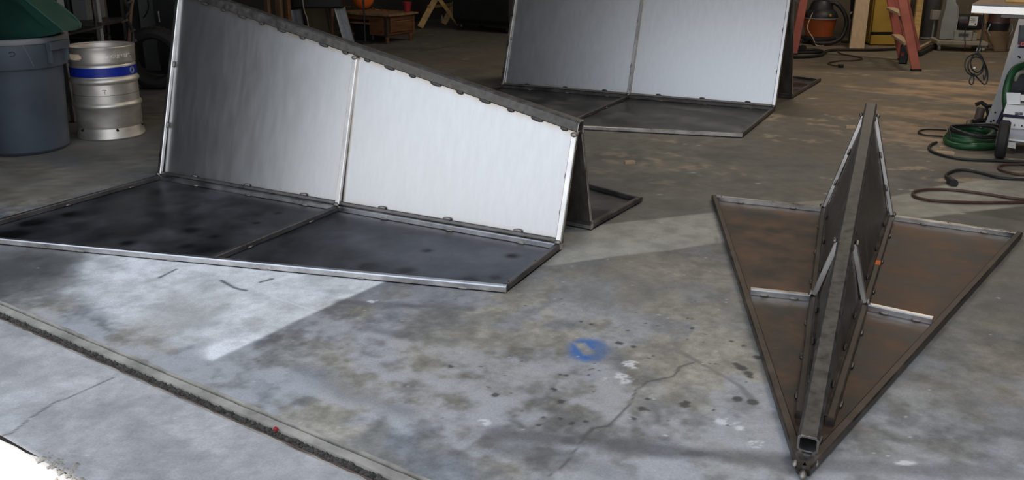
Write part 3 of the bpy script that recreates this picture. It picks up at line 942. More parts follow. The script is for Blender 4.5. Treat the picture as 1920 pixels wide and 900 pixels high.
# top chime with hand holes cut out of the ring
kd = Vector((-KC.x, -KC.y, 0)).normalized()
ks = Vector((-kd.y, kd.x, 0)) * -1      # to the left seen from the camera? fixed below
if ks.dot(R_) < 0: ks = -ks            # ks: towards the right of the picture
def onkeg(a, r, z):
    return KC + (kd * math.cos(a) + ks * math.sin(a)) * r + Z * z
mb = MB()
NS = 120
zl = [.474, .482, .497, .500, .525, .538, .562, .575, .584, .589]
rl = [.190, .198, .199, .199, .1995, .2, .2, .202, .203, .199]
def inhole(a, z):
    for c_ in (-.95, math.pi):
        da = (a - c_ + math.pi) % (2 * math.pi) - math.pi
        if (da / .30) ** 4 + ((z - .531) / .019) ** 4 < 1: return True
    return False
grid = {}
zz = [.474, .484, .498, .512, .520, .526, .531, .536, .542, .550, .565, .576, .584, .589]
rr_ = [.190, .198, .1985, .199, .199, .199, .199, .199, .199, .1995, .200, .203, .2035, .199]
vs, fs = [], []
for lay in (0, 1):
    for j, (z_, r_) in enumerate(zip(zz, rr_)):
        for i in range(NS):
            vs.append(onkeg(2 * math.pi * i / NS, r_ - .006 * lay, z_))
nz_ = len(zz)
for j in range(nz_ - 1):
    for i in range(NS):
        k_ = (i + 1) % NS
        if inhole(2 * math.pi * (i + .5) / NS, (zz[j] + zz[j + 1]) / 2): continue
        fs.append((j * NS + i, j * NS + k_, (j + 1) * NS + k_, (j + 1) * NS + i))
        o_ = nz_ * NS
        fs.append((o_ + j * NS + k_, o_ + j * NS + i, o_ + (j + 1) * NS + i, o_ + (j + 1) * NS + k_))
for i in range(NS):
    k_ = (i + 1) % NS
    j = nz_ - 1
    fs.append((j * NS + i, j * NS + k_, nz_ * NS + j * NS + k_, nz_ * NS + j * NS + i))
obj('top_chime', mb.add(vs, fs), STAINLESS, keg, 40)
obj('rolled_rim', MB().torus(KC + Z * .587, .199, .0055, (0, 0, 1), 72, 10), STAINLESS, keg)
obj('blue_band', MB().lathe([(.1985, .405), (.1995, .406), (.1995, .462), (.1985, .463)], KC, 72, capb=False, capt=False), KEG_BLUE, keg, 0, 'blue painted band')
# faint ring mark at the right end of the band
mb = MB()
for rad in (.021, .013):
    mb.tube([onkeg(.98 + rad / .2 * math.cos(q), .2005, .434 + rad * math.sin(q)) for q in [2 * math.pi * i / 24 for i in range(24)]], .0018, 5, True)
obj('ring_mark', mb, KEG_MARK, keg)
mb = MB().tube(spline([onkeg(-.13, .1985, .322), onkeg(-.06, .1985, .327), onkeg(.0, .1985, .322), onkeg(-.05, .1985, .318), onkeg(-.045, .1985, .298)]), .0013, 5)
obj('scratch_mark', mb, WELD_DARK, keg)
obj('seam', MB().torus(KC + Z * .2875, .1967, .0012, (0, 0, 1), 72, 6), WELD_DARK, keg)
for a in (.18, 1.28, 2.6, 4.2, -1.0):
    obj('drain_hole', MB().cyl(onkeg(a, .190, .066), onkeg(a, .2045, .062), .0075, 12), HOLE, keg)
obj('valve', MB().lathe([(.03, .505), (.036, .51), (.036, .535), (.03, .54), (.012, .54), (.012, .53), (.001, .53)], KC, 28, capt=False), STAINLESS, keg)
for a in (-.5, .55):
    obj('valve_lug', MB().box(onkeg(a, .055, .527), (.03, .022, .02)), BLACK, keg)
# raised maker's name on the chime
def text_mesh(body, size, depth):
    cu = bpy.data.curves.new('lettering', 'FONT')
    cu.body = body; cu.size = size; cu.extrude = depth; cu.align_x = 'CENTER'
    o = bpy.data.objects.new('lettering', cu)
    COL.objects.link(o)
    dg = bpy.context.evaluated_depsgraph_get()
    me = bpy.data.meshes.new_from_object(o.evaluated_get(dg))
    bpy.data.objects.remove(o)
    v = [x.co.copy() for x in me.vertices]; f = [tuple(p.vertices) for p in me.polygons]
    bpy.data.meshes.remove(me)
    return v, f
v, f = text_mesh('LAGUNITAS', .034, .004)
mb = MB().add([onkeg(.52 + q.x / .2, .2005 + q.z, .519 + q.y) for q in v], f)
obj('raised_lettering', mb, STAINLESS, keg, 0)

# ------------------------------------------------------------------ dark things along the left wall
# upright tyre
tc_ = fl(298, 166)
ta = (tc_.normalized() * .9 + TV * .35); ta.z = 0; ta.normalize()
tyre = thing('car_tyre', tc_, 'black tyre standing upright behind the steel keg', 'tyre')
prof = [(.165, -.06), (.18, -.085), (.215, -.095), (.245, -.085), (.262, -.06), (.266, 0), (.262, .06), (.245, .085), (.215, .095), (.18, .085), (.165, .06), (.160, 0), (.165, -.06)]
obj('tyre_body', MB().lathe(prof, tc_ + Z * .266, 56, axis=ta, capb=False, capt=False), BLACK_RUB, tyre, 30)
mb = MB()
for q in range(40):
    a = 2 * math.pi * q / 40
    e1 = ta.orthogonal().normalized(); e2 = ta.cross(e1)
    d = e1 * math.cos(a) + e2 * math.sin(a)
    mb.box(tc_ + Z * .266 + d * .2635, (.006, .014, .15), (d, ta.cross(d), ta))
o = obj('tread', mb, BLACK_RUB, tyre); 
# grey post behind the can
p0 = at(118, 60, 5.95); p0.z = 0
mb = MB().box(p0 + Z * .7, (.05, .05, 1.4), AX)
tag(obj('grey_post', mb, GALV), 'narrow grey post standing right behind the trash can', 'post')
# storage rack with dark boxes
rk = at(165, 60, 6.75); rk.z = 0
rack = thing('storage_rack', rk, 'dark metal storage rack loaded with dim boxes behind the keg', 'shelving rack')
for px, yy in ((180, 6.6), (187, 6.62), (200, 7.0), (128, 7.0)):
    q = at(px, 40, yy); q.z = 0
    obj('rack_post', MB().beam(q, q + Z * 1.7, .026, .026, NV), GREY_PAINT if px == 187 else STEEL_RAIL_DARK, rack)
for z_ in (.16, .62, 1.1):
    obj('rack_shelf', MB().box(Vector((at(168, 40, 6.85).x, 6.82, z_)), (.44, .46, .03)), STEEL_RAIL_DARK, rack)
bp_ = at(150, 70, 6.8)
for (px, pw, z0, z1, m_, lb) in ((136, .13, .636, .86, BLACK, 'black box at the left of the dark storage rack'), (170, .12, .636, .80, PANEL_GREY, 'grey box in the middle of the dark storage rack'),
                             (150, .30, .176, .50, BLACK, 'low black box on the bottom shelf of the storage rack')):
    q = at(px, 40, 6.82)
    bx = thing('storage_box', Vector((q.x, 6.82, z0)), lb, 'box', 'boxes on the storage rack')
    obj('box_body', MB().box(Vector((q.x, 6.82, (z0 + z1) / 2)), (pw, .3, z1 - z0)), m_, bx)
    obj('box_lid', MB().box(Vector((q.x, 6.82, z1 + .008)), (pw + .012, .31, .016)), m_, bx)
b0, b1 = at(128, 64, 6.50), at(193, 50, 6.52)
tag(obj('metal_rod', MB().cyl(b0 - (b1 - b0) * .5, b1, .009, 10), ALU), 'thin pale metal rod poking out of the dark rack', 'rod')
# dark board on its edge
q = at(222, 60, 7.6); q.z = 0
mb = MB().box(q + Z * .75, (.20, .03, 1.5), AX)
tag(obj('dark_board', mb, BLACK), 'black upright board behind the keg', 'board')
# bent dark bicycle-like frame with shiny fittings
fr = thing('metal_frame_stand', fl(245, 188), 'thin dark bent metal stand with shiny fittings between rack and tyre', 'stand')
path = [at(228, -40, 6.9), at(234, 0, 6.88), at(243, 20, 6.85), at(236, 33, 6.8), at(247, 55, 6.75), at(250, 80, 6.7), at(252, 120, 6.7), fl(248, 188) + Z * .012]
obj('bent_tube', MB().tube(spline(path, 6), .014, 10), BLACK, fr)
obj('side_tube', MB().tube([at(252, -20, 6.9), at(246, 18, 6.85), at(243, 60, 6.8), fl(236, 186) + Z * .012], .012, 10), WOOD_BRN, fr)
obj('base_bar', MB().tube([fl(228, 186) + Z * .012, fl(255, 189) + Z * .012], .012, 10), BLACK, fr)
for px, py, yy in ((244, 3, 6.82), (234, 40, 6.76), (248, 58, 6.70), (251, 78, 6.66)):
    c = at(px, py, yy)
    obj('clamp', MB().cyl(c - Vector((.02, .0, .01)), c + Vector((.02, 0, .012)), .009, 12), ALU, fr)
# grey wall panel with a black cable
q0, q1 = at(266, 60, 8.45), at(298, 60, 8.45)
pc = (q0 + q1) / 2; pc.z = 0
panel = tag(obj('wall_board', MB().box(pc + Z * .9, ((q1 - q0).length, .03, 1.8)), PANEL_GREY), 'pale grey board standing behind the tyre', 'board')
q = [at(272, -20, 8.40), at(277, 3, 8.40), at(278, 15, 8.40), at(274, 26, 8.40), at(269, 33, 8.415)]
tag(obj('hanging_cable', MB().tube(spline(q, 6), .006, 8), CABLE_BLK), 'black cable curving down the grey board', 'cable')
q = at(244, 60, 8.6); q.z = 0
tag(obj('grey_board', MB().box(q + Z * .9, (.24, .03, 1.8)), mat('dim_grey_board', (.06, .06, .06), .8)), 'dim grey board beside the pale grey board', 'board')
# dark cabinet
cb = at(318, 60, 8.2); cb.z = 0
cab = thing('metal_cabinet', cb, 'black cabinet standing left of the bright steel section', 'cabinet')
obj('cabinet_body', MB().box(cb + Z * .75 + Vector((.07, .15, 0)), (.36, .4, 1.5)), BLACK, cab)
obj('cabinet_door', MB().box(cb + Z * .78 + Vector((.07, -.06, 0)), (.34, .02, 1.36)), BLACK, cab)
obj('cabinet_handle', MB().cyl(cb + Vector((-.05, -.085, .5)), cb + Vector((-.05, -.085, .6)), .008, 10), ALU, cab)

# ------------------------------------------------------------------ along the left wall, beyond the long section
for px, w_, m_, lb in ((502, .06, WOOD_BRN, 'brown stud leaning by the wall, leftmost of three'), (524, .08, WOOD_BRN, 'wide brown stud leaning by the wall between two others'), (540, .05, WOOD_DK, 'narrow dark stud next to the silver machine legs')):
    q = at(px, 20, 9.6); q.z = 0
    tag(obj('wood_stud', MB().box(q + Z * .8, (w_, .045, 1.6), AX), m_), lb, 'lumber', 'brown studs by the left wall')
ms_ = thing('machine_stand', fl(600, 74), 'black machine on silver channel legs behind the ridge', 'machine')
qa = (at(543, 18, 10.6), at(566, 40, 10.6))
for (xa, ya, xb_, Yb_) in ((555, 18, 562, 10.9), (637, 14, 648, 10.9)):
    top = at(xa, ya, Yb_); bot = at(xb_ + 3, 78, Yb_); bot = fl(xb_ + (8 if xa > 600 else 4), 82)
    top = at(xa, ya, bot.y)
    ax_ = (top - bot).normalized()
    sd_ = ax_.cross(Vector((0, 1, 0))).normalized()
    leg = obj('channel_leg', MB().beam(bot, top, .13, .03, (0, 1, 0)), GALV, ms_)
    for k_ in (-.058, .0, .058):
        obj('leg_flange', MB().beam(bot + sd_ * k_ - Vector((0, .025, 0)), top + sd_ * k_ - Vector((0, .025, 0)), .012, .03, (0, 1, 0)), ALU if k_ > .05 else GALV, leg)
body0, body1 = at(545, -30, 10.6), at(643, 16, 10.6)
obj('machine_body', MB().box(((body0 + body1) / 2) + Vector((0, .10, .06)), (abs(body1.x - body0.x), .26, abs(body0.z - body1.z) + .12)), BLACK, ms_)
obj('drip_tray', MB().box(at(600, 12, 10.6) + Vector((0, .1, 0)), (.4, .2, .05)), BLACK, ms_)
# olive sheet with pale cord in front
bq = [fl(583, 70), fl(620, 70), at(597, -25, 11.7), at(562, -25, 11.7)]
tag(obj('olive_board', MB().prism([q + Z * .002 for q in bq], (0, .03, 0)), OLIVE), 'olive brown board leaning behind the silver legs', 'board')
tag(obj('pale_cord', MB().tube(spline([at(567, -20, 10.4), at(568, 5, 10.38), at(571, 22, 10.38), at(577, 40, 10.38), fl(581, 92) + Z * .01], 6), .006, 8), CABLE_WHT), 'thin pale cord hanging in front of the olive board', 'cord')
q = at(622, 40, 11.25); q.z = 0
tag(obj('wood_stud', MB().box(q + Z * .5, (.05, .05, 1.0), AX), WOOD_BRN), 'single brown stud just left of the taller silver leg', 'lumber')

# wooden bench
NB = fl(727, 83)
bench = thing('wooden_bench', NB, 'low dark brown wooden bench with drawers and short legs', 'bench')
LV = -TV
dl, dw, zt = .80, .52, .365
B = lambda l, w, z: NB + LV * l + NV * w + Z * z
AXB = (LV, NV, Z)
obj('bench_top', MB().box(B(dl / 2 - .03, dw / 2, zt - .012), (dl + .06, dw + .06, .026), AXB), WOOD_TOP, bench)
for l_, w_ in ((.03, .03), (.03, dw - .03), (dl - .03, .03), (dl - .03, dw - .03)):
    obj('leg', MB().lathe([(.018, 0), (.026, .02), (.022, .05), (.03, .085), (.028, .10)], B(l_, w_, 0), 16), WOOD_DK, bench)
obj('drawer_block', MB().box(B(.16, dw / 2, .215), (.30, dw - .02, .25), AXB), WOOD_DK, bench)
obj('corner_post', MB().box(B(.01, .01, .215), (.045, .045, .25), AXB), mat('blackened_wood', (.05, .03, .02), .6), bench)
obj('corner_post', MB().box(B(.01, dw - .01, .215), (.045, .045, .25), AXB), WOOD_DK, bench)
for z_, h_ in ((.305, .055), (.20, .12)):
    dr = obj('drawer', MB().box(B(-.002, dw / 2, z_), (.03, dw - .1, h_), AXB), WOOD_DK, bench)
obj('drawer_bead', MB().box(B(-.02, dw / 2, .268), (.012, dw - .08, .010), AXB), WOOD_TOP, bench)
obj('front_panel', MB().box(B(.17, -.002, .215), (.22, .02, .22), AXB), WOOD_DK, bench)
obj('apron_rail', MB().box(B(.53, .02, .315), (.45, .03, .065), AXB), WOOD_DK, bench)
obj('lower_shelf', MB().box(B(.53, dw / 2, .235), (.45, dw - .04, .022), AXB), WOOD_TOP, bench)
obj('far_block', MB().box(B(dl - .05, dw / 2, .215), (.08, dw - .02, .25), AXB), WOOD_DK, bench)
q = B(.53, dw * .55, 0)
tag(obj('black_crate', MB().box(q + Z * .105, (.34, .3, .20), AXB), BLACK), 'black crate pushed under the wooden bench', 'crate')
# orange ball on the bench
bb = fl(676, 18, .366); br = .145
bb = bb + NV * .06 + Z * .003
ball = thing('rubber_ball', bb, 'orange ball with dark seams resting on the wooden bench', 'ball')
obj('ball_body', MB().sphere(bb + Z * br, br, 36, 20), ORANGE, ball)
for ax_ in ((0, 0, 1), (1, 0, .2), (.2, 1, 0)):
    obj('ball_seam', MB().torus(bb + Z * br, br - .0005, .003, ax_, 48, 6), HOLE, ball)
rs = random.Random(3)
for i, (px, py) in enumerate(((712, 20), (725, 21), (700, 17), (655, 13), (648, 14))):
    c = fl(px, py, .367)
    d = Vector((rs.uniform(-1, 1), rs.uniform(-.5, .5), 0)).normalized()
    pts = [c - d * .07 + Z * .006, c - d * .03 + Z * .012, c + Vector((0, .02, .006)), c + d * .05 + Z * .011, c + d * .09 + Z * .005]
    lb = ['curled copper strip in front of the orange ball', 'brightest copper strip near the bench corner', 'short copper strip right of the ball foot', 'copper strip left of the orange ball', 'copper strip at the far left of the bench'][i]
    tag(obj('copper_strip', MB().tube(spline(pts, 5), .006, 6), COPPER), lb, 'scrap', 'copper strips on the bench')
# black pole on a foot
pf = fl(685, 82)
pole = thing('pole_stand', pf, 'thin black pole stand in front of the wooden bench', 'stand')
obj('pole', MB().cyl(pf + Z * .01, pf + Z * 1.2, .011, 10), BLACK, pole)
obj('pole_base', MB().lathe([(.10, 0), (.10, .012), (.03, .02), (.013, .03)], pf, 24), BLACK, pole)
# red cup
cu = B(.05, dw - .06, zt + .001)
cup = thing('plastic_cup', cu, 'red plastic cup on the back corner of the bench', 'cup')
obj('cup_body', MB().lathe([(.034, 0), (.040, .004), (.055, .12), (.057, .122), (.052, .12), (.037, .008), (.001, .008)], cu, 28, capt=False), RED, cup)
obj('cup_lip', MB().torus(cu + Z * .122, .055, .003, (0, 0, 1), 28, 6), RED, cup)
# sawhorse
sh0 = fl(788, 54)
saw = thing('sawhorse', sh0, 'yellow pine sawhorse with crossed legs', 'sawhorse')
def stick(nm, a, b, w, h, m_, par, up=(0, 1, 0)):
    return obj(nm, MB().beam(a, b, w, h, up, .06), m_, par)
a0, a1 = sh0 + Z * .025, at(822, -12, sh0.y + .1)
stick('leg', a0, a1, .085, .04, WOOD_PINE, saw)
stick('leg', at(819, -8, sh0.y - .02), fl(862, 52) + Z * .025, .055, .04, WOOD_PINE, saw)
sb = Vector((.30, .55, 0))
stick('leg', a0 + sb, a1 + sb, .085, .04, WOOD_PINE, saw)
stick('leg', at(819, -8, sh0.y - .02) + sb, fl(862, 52) + Z * .025 + sb, .055, .04, WOOD_PINE, saw)
stick('cross_bar', at(804, 13, sh0.y + .03), at(804, 13, sh0.y + .03) + sb * 1.05, .05, .04, WOOD_PINE, saw, Z)
stick('top_beam', at(821, -14, sh0.y - .1) , at(821, -14, sh0.y - .1) + sb * 1.3, .06, .09, WOOD_PINE, saw, Z)
w0 = fl(829, 43)
lc = thing('glue_tube', w0, 'small upright white tube behind the sawhorse legs', 'tube')
obj('tube_body', MB().cyl(w0, w0 + Z * .10, .013, 12), STICKER_WHT, lc)
obj('tube_cap', MB().cyl(w0 + Z * .10, w0 + Z * .125, .008, 12), STICKER_WHT, lc)
# big black covered box on casters
bx0, bx1 = fl(841, 57), fl(956, 66)
dv = (bx1 - bx0); wv = dv.length; dv.normalize(); pv = Vector((-dv.y, dv.x, 0))
bk = thing('rolling_bin', (bx0 + bx1) / 2, 'large black bin on casters beside the sawhorse', 'bin')
cc = (bx0 + bx1) / 2 + pv * .4
obj('bin_body', MB().box(cc + Z * .62, (wv, .7, 1.0), (dv, pv, Z)), BLACK, bk)
obj('bin_lid', MB().box(cc + Z * 1.15, (wv + .06, .76, .06), (dv, pv, Z)), BLACK, bk)
obj('bin_skid', MB().box(cc + Z * .105, (wv * .9, .6, .03), (dv, pv, Z)), BLACK, bk)
for e in (-.4, .4):
    for g_ in (-.26, .26):
        c = cc + dv * wv * e + pv * g_
        cs = obj('caster', MB().cyl(c + Z * .045 - dv * .02, c + Z * .045 + dv * .02, .045, 18), BLACK_RUB, bk)
        obj('caster_fork', MB().box(c + Z * .075, (.055, .03, .045), (dv, pv, Z)), GREY_PAINT, cs)

# ------------------------------------------------------------------ back right
def ladder(name, base, leanv, widev, length, wid, label, m_rail, treads, rear=True):
    r = thing(name, base, label, 'ladder', 'orange stepladders')
    up = (Z + leanv).normalized()
    for k_ in (0, 1):
        p = base + widev * wid * k_
        rl_ = obj('side_rail', MB().beam(p + Z * .012, p + up * length, .085, .03, widev.cross(up)), m_rail, r)
        obj('foot_pad', MB().box(p + Z * .010, (.045, .095, .018), (widev, up.cross(widev), Z)), BLACK_RUB, rl_)
    for i in range(treads):
        c = base + up * (.30 * (i + 1)) + widev * wid * .5
        obj('tread', MB().box(c, (wid, .085, .03), (widev, (Vector((leanv.x, leanv.y, 0)).normalized() if leanv.length else NV), Z)), ALU, r)
    if rear:
        bk_ = Vector((leanv.x, leanv.y, 0)).normalized()
        topc = base + up * length
        for k_ in (0, 1):
            p = base + widev * wid * k_ + bk_ * .62
            obj('rear_rail', MB().beam(p + Z * .012, topc + widev * wid * k_ + bk_ * .04, .05, .025, widev.cross(up)), m_rail, r)
        obj('top_cap', MB().box(topc + widev * wid * .5 + bk_ * .03 + Z * .02, (wid + .06, .2, .05), (widev, bk_, Z)), m_rail, r)
    return r

# orange-red ladder: rail pair reaching out of the top of the picture
lb0 = fl(1717, 133)
top_ = at(1691, 0, lb0.y + .12)
lean = (top_ - lb0); lean = lean / lean.z; lean.z = 0
far_ = fl(1692, 113)
wv_ = (far_ - lb0); wv_.z = 0; wl = wv_.length; wv_.normalize()
lad = thing('step_ladder', lb0, 'orange red fibreglass step ladder standing in front of the yellow cabinet', 'ladder', 'orange ladders')
up_ = (Z + lean).normalized()
Lh = 1.75
for k_ in (0, 1):
    p = lb0 + wv_ * wl * k_
    rl_ = obj('side_rail', MB().beam(p + Z * .014, p + up_ * Lh, .085, .032, (0, 1, .05)), LADDER if not k_ else LADDER_DK, lad)
    obj('foot_pad', MB().box(p + Z * .011, (.10, .045, .020)), BLACK_RUB, rl_)
for i in range(5):
    c = lb0 + up_ * (.30 * (i + 1) - .02) + wv_ * wl * .5
    obj('tread', MB().box(c - Vector((.02, 0, 0)), (wl, .085, .028), (wv_, Vector((-wv_.y, wv_.x, 0)), Z)), WOOD_PLY, lad)
    obj('tread_brace', MB().beam(c + wv_ * (-wl * .45) - Z * .10, c + wv_ * (.02) - Z * .015, .012, .02), GALV, lad)
rv = Vector((-wv_.y, wv_.x, 0)) * -1
if rv.y < 0: rv = -rv
for k_ in (0, 1):
    p = lb0 + wv_ * wl * k_ + wv_ * .05 + rv * .02
# folded rear legs lie against the front rails
for k_ in (.04, .96):
    p = lb0 + wv_ * wl * k_ + Vector((.03, .055, 0))
    obj('rear_rail', MB().beam(p + Z * .2, p + up_ * Lh, .04, .025, (0, 1, .05)), LADDER_DK, lad)
obj('top_cap', MB().box(lb0 + up_ * (Lh + .02) + wv_ * wl * .5, (wl + .08, .18, .05), (wv_, Vector((-wv_.y, wv_.x, 0)), Z)), LADDER, lad)

# second ladder behind the far steel section
l2 = fl(1487, 103)
lad2 = thing('step_ladder', l2, 'dull red fibreglass ladder half hidden behind the farthest steel section', 'ladder', 'orange ladders')
tp = at(1507, 0, l2.y + .1)
u2 = (tp - l2).normalized()
wv2 = Vector((-.35, .94, 0)).normalized()
for k_ in (0, 1):
    p = l2 + wv2 * .42 * k_
    rl_ = obj('side_rail', MB().beam(p + Z * .014, p + u2 * 1.7, .09, .03, (0, 1, 0)), LADDER_DK, lad2)
    obj('foot_pad', MB().box(p + Z * .011, (.10, .04, .020)), BLACK_RUB, rl_)
for i in range(5):
    obj('tread', MB().box(l2 + u2 * (.3 * (i + 1)) + wv2 * .21, (.42, .075, .028), (wv2, Vector((wv2.y, -wv2.x, 0)), Z)), GALV, lad2)

# shop vacuum
vc = fl(1541, 84) + Vector((0, .16, 0)); vc.z = 0
vac = thing('shop_vacuum', vc, 'orange and black shop vacuum with coiled hose', 'vacuum cleaner')
obj('tank', MB().lathe([(.14, .09), (.165, .095), (.20, .30), (.205, .32), (.19, .325)], vc, 40), ORANGE_VAC, vac)
obj('lid', MB().lathe([(.212, .315), (.216, .33), (.212, .35), (.19, .40), (.15, .43), (.13, .50), (.10, .54), (.03, .55), (.001, .55)], vc, 40, capt=False), BLACK, vac)
obj('lid_band', MB().torus(vc + Z * .325, .208, .010, (0, 0, 1), 40, 8), GREY_PAINT, vac)
obj('dolly', MB().lathe([(.20, .05), (.22, .055), (.22, .085), (.17, .10)], vc, 32), BLACK, vac)
for a in (.3, 1.8, 3.4, 5.0):
    c = vc + Vector((math.cos(a), math.sin(a), 0)) * .20
    obj('caster', MB().cyl(c + Vector((-.015, 0, .028)), c + Vector((.015, 0, .028)), .028, 14), RED if a == 5.0 else BLACK_RUB, vac)
obj('latch', MB().box(vc + Vector((.05, -.20, .37)), (.03, .03, .03)), YELLOW, vac)
obj('hose', MB().tube(spline([vc + Vector(q) for q in ((.06, -.05, .52), (.16, -.10, .50), (.26, -.13, .38), (.29, -.14, .24), (.22, -.20, .10), (.08, -.26, .035), (-.15, -.27, .03))], 8), .026, 12), BLACK, vac)
obj('power_cord', MB().tube(spline([vc + Vector(q) for q in ((-.16, -.16, .40), (-.22, -.2, .22), (-.16, -.26, .10), (-.12, -.30, .012), (-.04, -.34, .008))], 8), .006, 8), CABLE_WHT, vac)

# black cloth hanging from a hook rail pole
c0 = fl(1592, 80)
coat = thing('coat_stand', c0, 'black cloth hanging on a thin stand left of the tall plank', 'stand')
obj('stand_pole', MB().cyl(c0, c0 + Z * 1.5, .012, 10), BLACK, coat)
obj('stand_foot', MB().lathe([(.10, 0), (.10, .012), (.012, .03)], c0, 20), BLACK, coat)
mb = MB()
vs, fs = [], []
nn = 20
for j in range(9):
    z_ = .30 + .14 * j
    for i in range(nn):
        a = 2 * math.pi * i / nn
        r = (.035 + .035 * min(1, j / 4)) * (1 + .25 * math.sin(5 * a + j * .5))
        vs.append(c0 + Vector((math.cos(a) * r - .004 * j + .02, math.sin(a) * r * .7, z_)))
for j in range(8):
    for i in range(nn):
        k_ = (i + 1) % nn
        fs.append((j * nn + i, j * nn + k_, (j + 1) * nn + k_, (j + 1) * nn + i))
fs += [tuple(range(nn))[::-1], tuple(range(8 * nn, 9 * nn))]
obj('cloth', mb.add(vs, fs), BLACK_CLOTH, coat)
obj('buckle', MB().cyl(c0 + Vector((-.05, -.05, .37)), c0 + Vector((-.03, -.06, .40)), .012, 10), ALU, coat)

# yellow cabinet
yc0, yc1 = fl(1626, 84), fl(1706, 88)
yv = Vector((1, .02, 0)).normalized(); yn = Vector((-yv.y, yv.x, 0))
ycw = abs(yc1.x - yc0.x); yc = Vector(((yc0.x + yc1.x) / 2, 10.95, 0))
yel = thing('yellow_cabinet', yc, 'yellow cabinet behind the plank and the orange ladder', 'cabinet')
AY = (yv, yn, Z)
obj('cabinet_body', MB().box(yc + yn * .25 + Z * .65, (ycw, .5, 1.28), AY), YELLOW, yel)
obj('cabinet_door', MB().box(yc - yn * .01 + Z * .72, (ycw - .01, .025, 1.10), AY), YELLOW, yel)
obj('plinth', MB().box(yc - yn * .008 + Z * .07, (ycw - .01, .025, .115), AY), YELLOW, yel)
obj('door_gap', MB().box(yc - yn * .001 + Z * .148, (ycw - .01, .02, .03), AY), HOLE, yel)
obj('door_handle', MB().cyl(yc + yv * .2 - yn * .04 + Z * .85, yc + yv * .2 - yn * .04 + Z * .97, .01, 10), GALV, yel)
# tall pale plank leaning on the cabinet
pa, pb = fl(1593, 92), fl(1620, 92)
pa2, pb2 = at(1605, 0, 10.78), at(1631, 0, 10.78)
k_ = 1.7
P_ = [pa, pb, pb + (pb2 - pb) * k_, pa + (pa2 - pa) * k_]
tag(obj('leaning_plank', MB().prism(P_, (0, .03, .002)), WOOD_PLY), 'wide pale plank leaning against the yellow cabinet', 'plank')
# black tool case with a red badge beside the ladder
tcp = fl(1692, 121)
ts = thing('tool_case', tcp, 'narrow black tool case with red badge under the orange ladder', 'case')
tax = ((Vector((.9, -.43, 0))).normalized(), Vector((.43, .9, 0)).normalized(), Z)
obj('case_body', MB().box(tcp + Z * .10 + tax[1] * .10, (.085, .14, .19), tax), BLACK, ts)
obj('case_badge', MB().box(tcp + Z * .105 + tax[1] * .019 - tax[0] * .012, (.034, .004, .034), tax), RED, ts)
obj('case_handle', MB().tube([tcp + tax[1] * .06 + Z * .2, tcp + tax[1] * .06 + Z * .225, tcp + tax[1] * .14 + Z * .225, tcp + tax[1] * .14 + Z * .2], .008, 8), BLACK, ts)

# yellow stud and the grey gas cylinder
s0 = fl(1714, 84); s1_ = at(1725, 0, 11.3)
tag(obj('yellow_stud', MB().beam(s0 + Z * .035, s0 + (s1_ - s0) * 1.8, .085, .045, (0, 1, 0)), WOOD_PINE), 'yellow pine stud leaning behind the orange ladder', 'lumber')
gc = fl(1740, 76); gc.y += .1; gc.x += .05
cyl_ = thing('gas_cylinder', gc, 'dark grey gas cylinder standing left of the dust collector', 'cylinder')
obj('cylinder_body', MB().lathe([(.06, 0), (.085, .012), (.095, .05), (.095, .95), (.085, 1.02), (.05, 1.08), (.03, 1.1)], gc, 36), mat('dull_grey_cylinder', (.10, .10, .095), .6), cyl_)
obj('valve_cap', MB().lathe([(.03, 1.09), (.04, 1.1), (.04, 1.2), (.02, 1.22)], gc, 20), GREY_PAINT, cyl_)
obj('cylinder_foot', MB().torus(gc + Z * .02, .09, .018, (0, 0, 1), 36, 8), GREY_PAINT, cyl_)
q = at(1752, 40, 11.1); q.z = 0
jb = thing('junction_box', q, 'small pale grey box on a post beside the gas cylinder', 'box')
obj('box_body', MB().box(q + Z * .37, (.10, .08, .12)), mat('pale_grey_box', (.32, .30, .27), .6), jb)
obj('box_cover', MB().box(q + Vector((0, -.045, .37)), (.085, .012, .105)), mat('pale_grey_box', (.32, .30, .27), .6), jb)
obj('box_post', MB().cyl(q, q + Z * .32, .012, 10), GREY_PAINT, jb)
q = at(1761, 20, 11.9); q.z = 0
tag(obj('tan_board', MB().box(q + Z * .6, (.09, .03, 1.2)), WOOD_PLY), 'narrow tan board standing behind the dust collector', 'board')
# black bar with a pale strip on the floor
b0, b1 = fl(1722, 106), fl(1762, 86)
br_ = thing('floor_bar', (b0 + b1) / 2, 'black bar with pale strip lying between ladder and dust collector', 'bar')
obj('bar', MB().beam(b0 + Z * .025, b1 + Z * .025, .05, .045), BLACK, br_)
obj('pale_strip', MB().beam(b0 + Z * .052 + Vector((-.03, .1, 0)), b1 + Z * .052 + Vector((-.05, .1, 0)), .04, .012), WOOD_PLY, br_)

# dust collector
dc = fl(1802, 97)
col_ = thing('dust_collector', dc, 'grey dust collector with black motor on a wheeled board', 'dust collector')
dx = Vector((.95, -.25, 0)).normalized(); dy = Vector((-dx.y, dx.x, 0))
AD = (dx, dy, Z)
D0 = lambda x, y, z: dc + dx * x + dy * y + Z * z
obj('base_board', MB().box(D0(0, .22, .10), (.56, .44, .04), AD), mat('dusty_board', (.33, .29, .22), .8), col_)
for ex in (-.24, .24):
    for ey in (.05, .38):
        c = D0(ex, ey, .036)
        w_ = obj('caster', MB().cyl(c - dx * .014, c + dx * .014, .036, 16), ALU if (ex > 0 and ey < .1) else GREY_PAINT, col_)
        obj('caster_fork', MB().box(c + Z * .035, (.045, .03, .02), AD), GALV, w_)
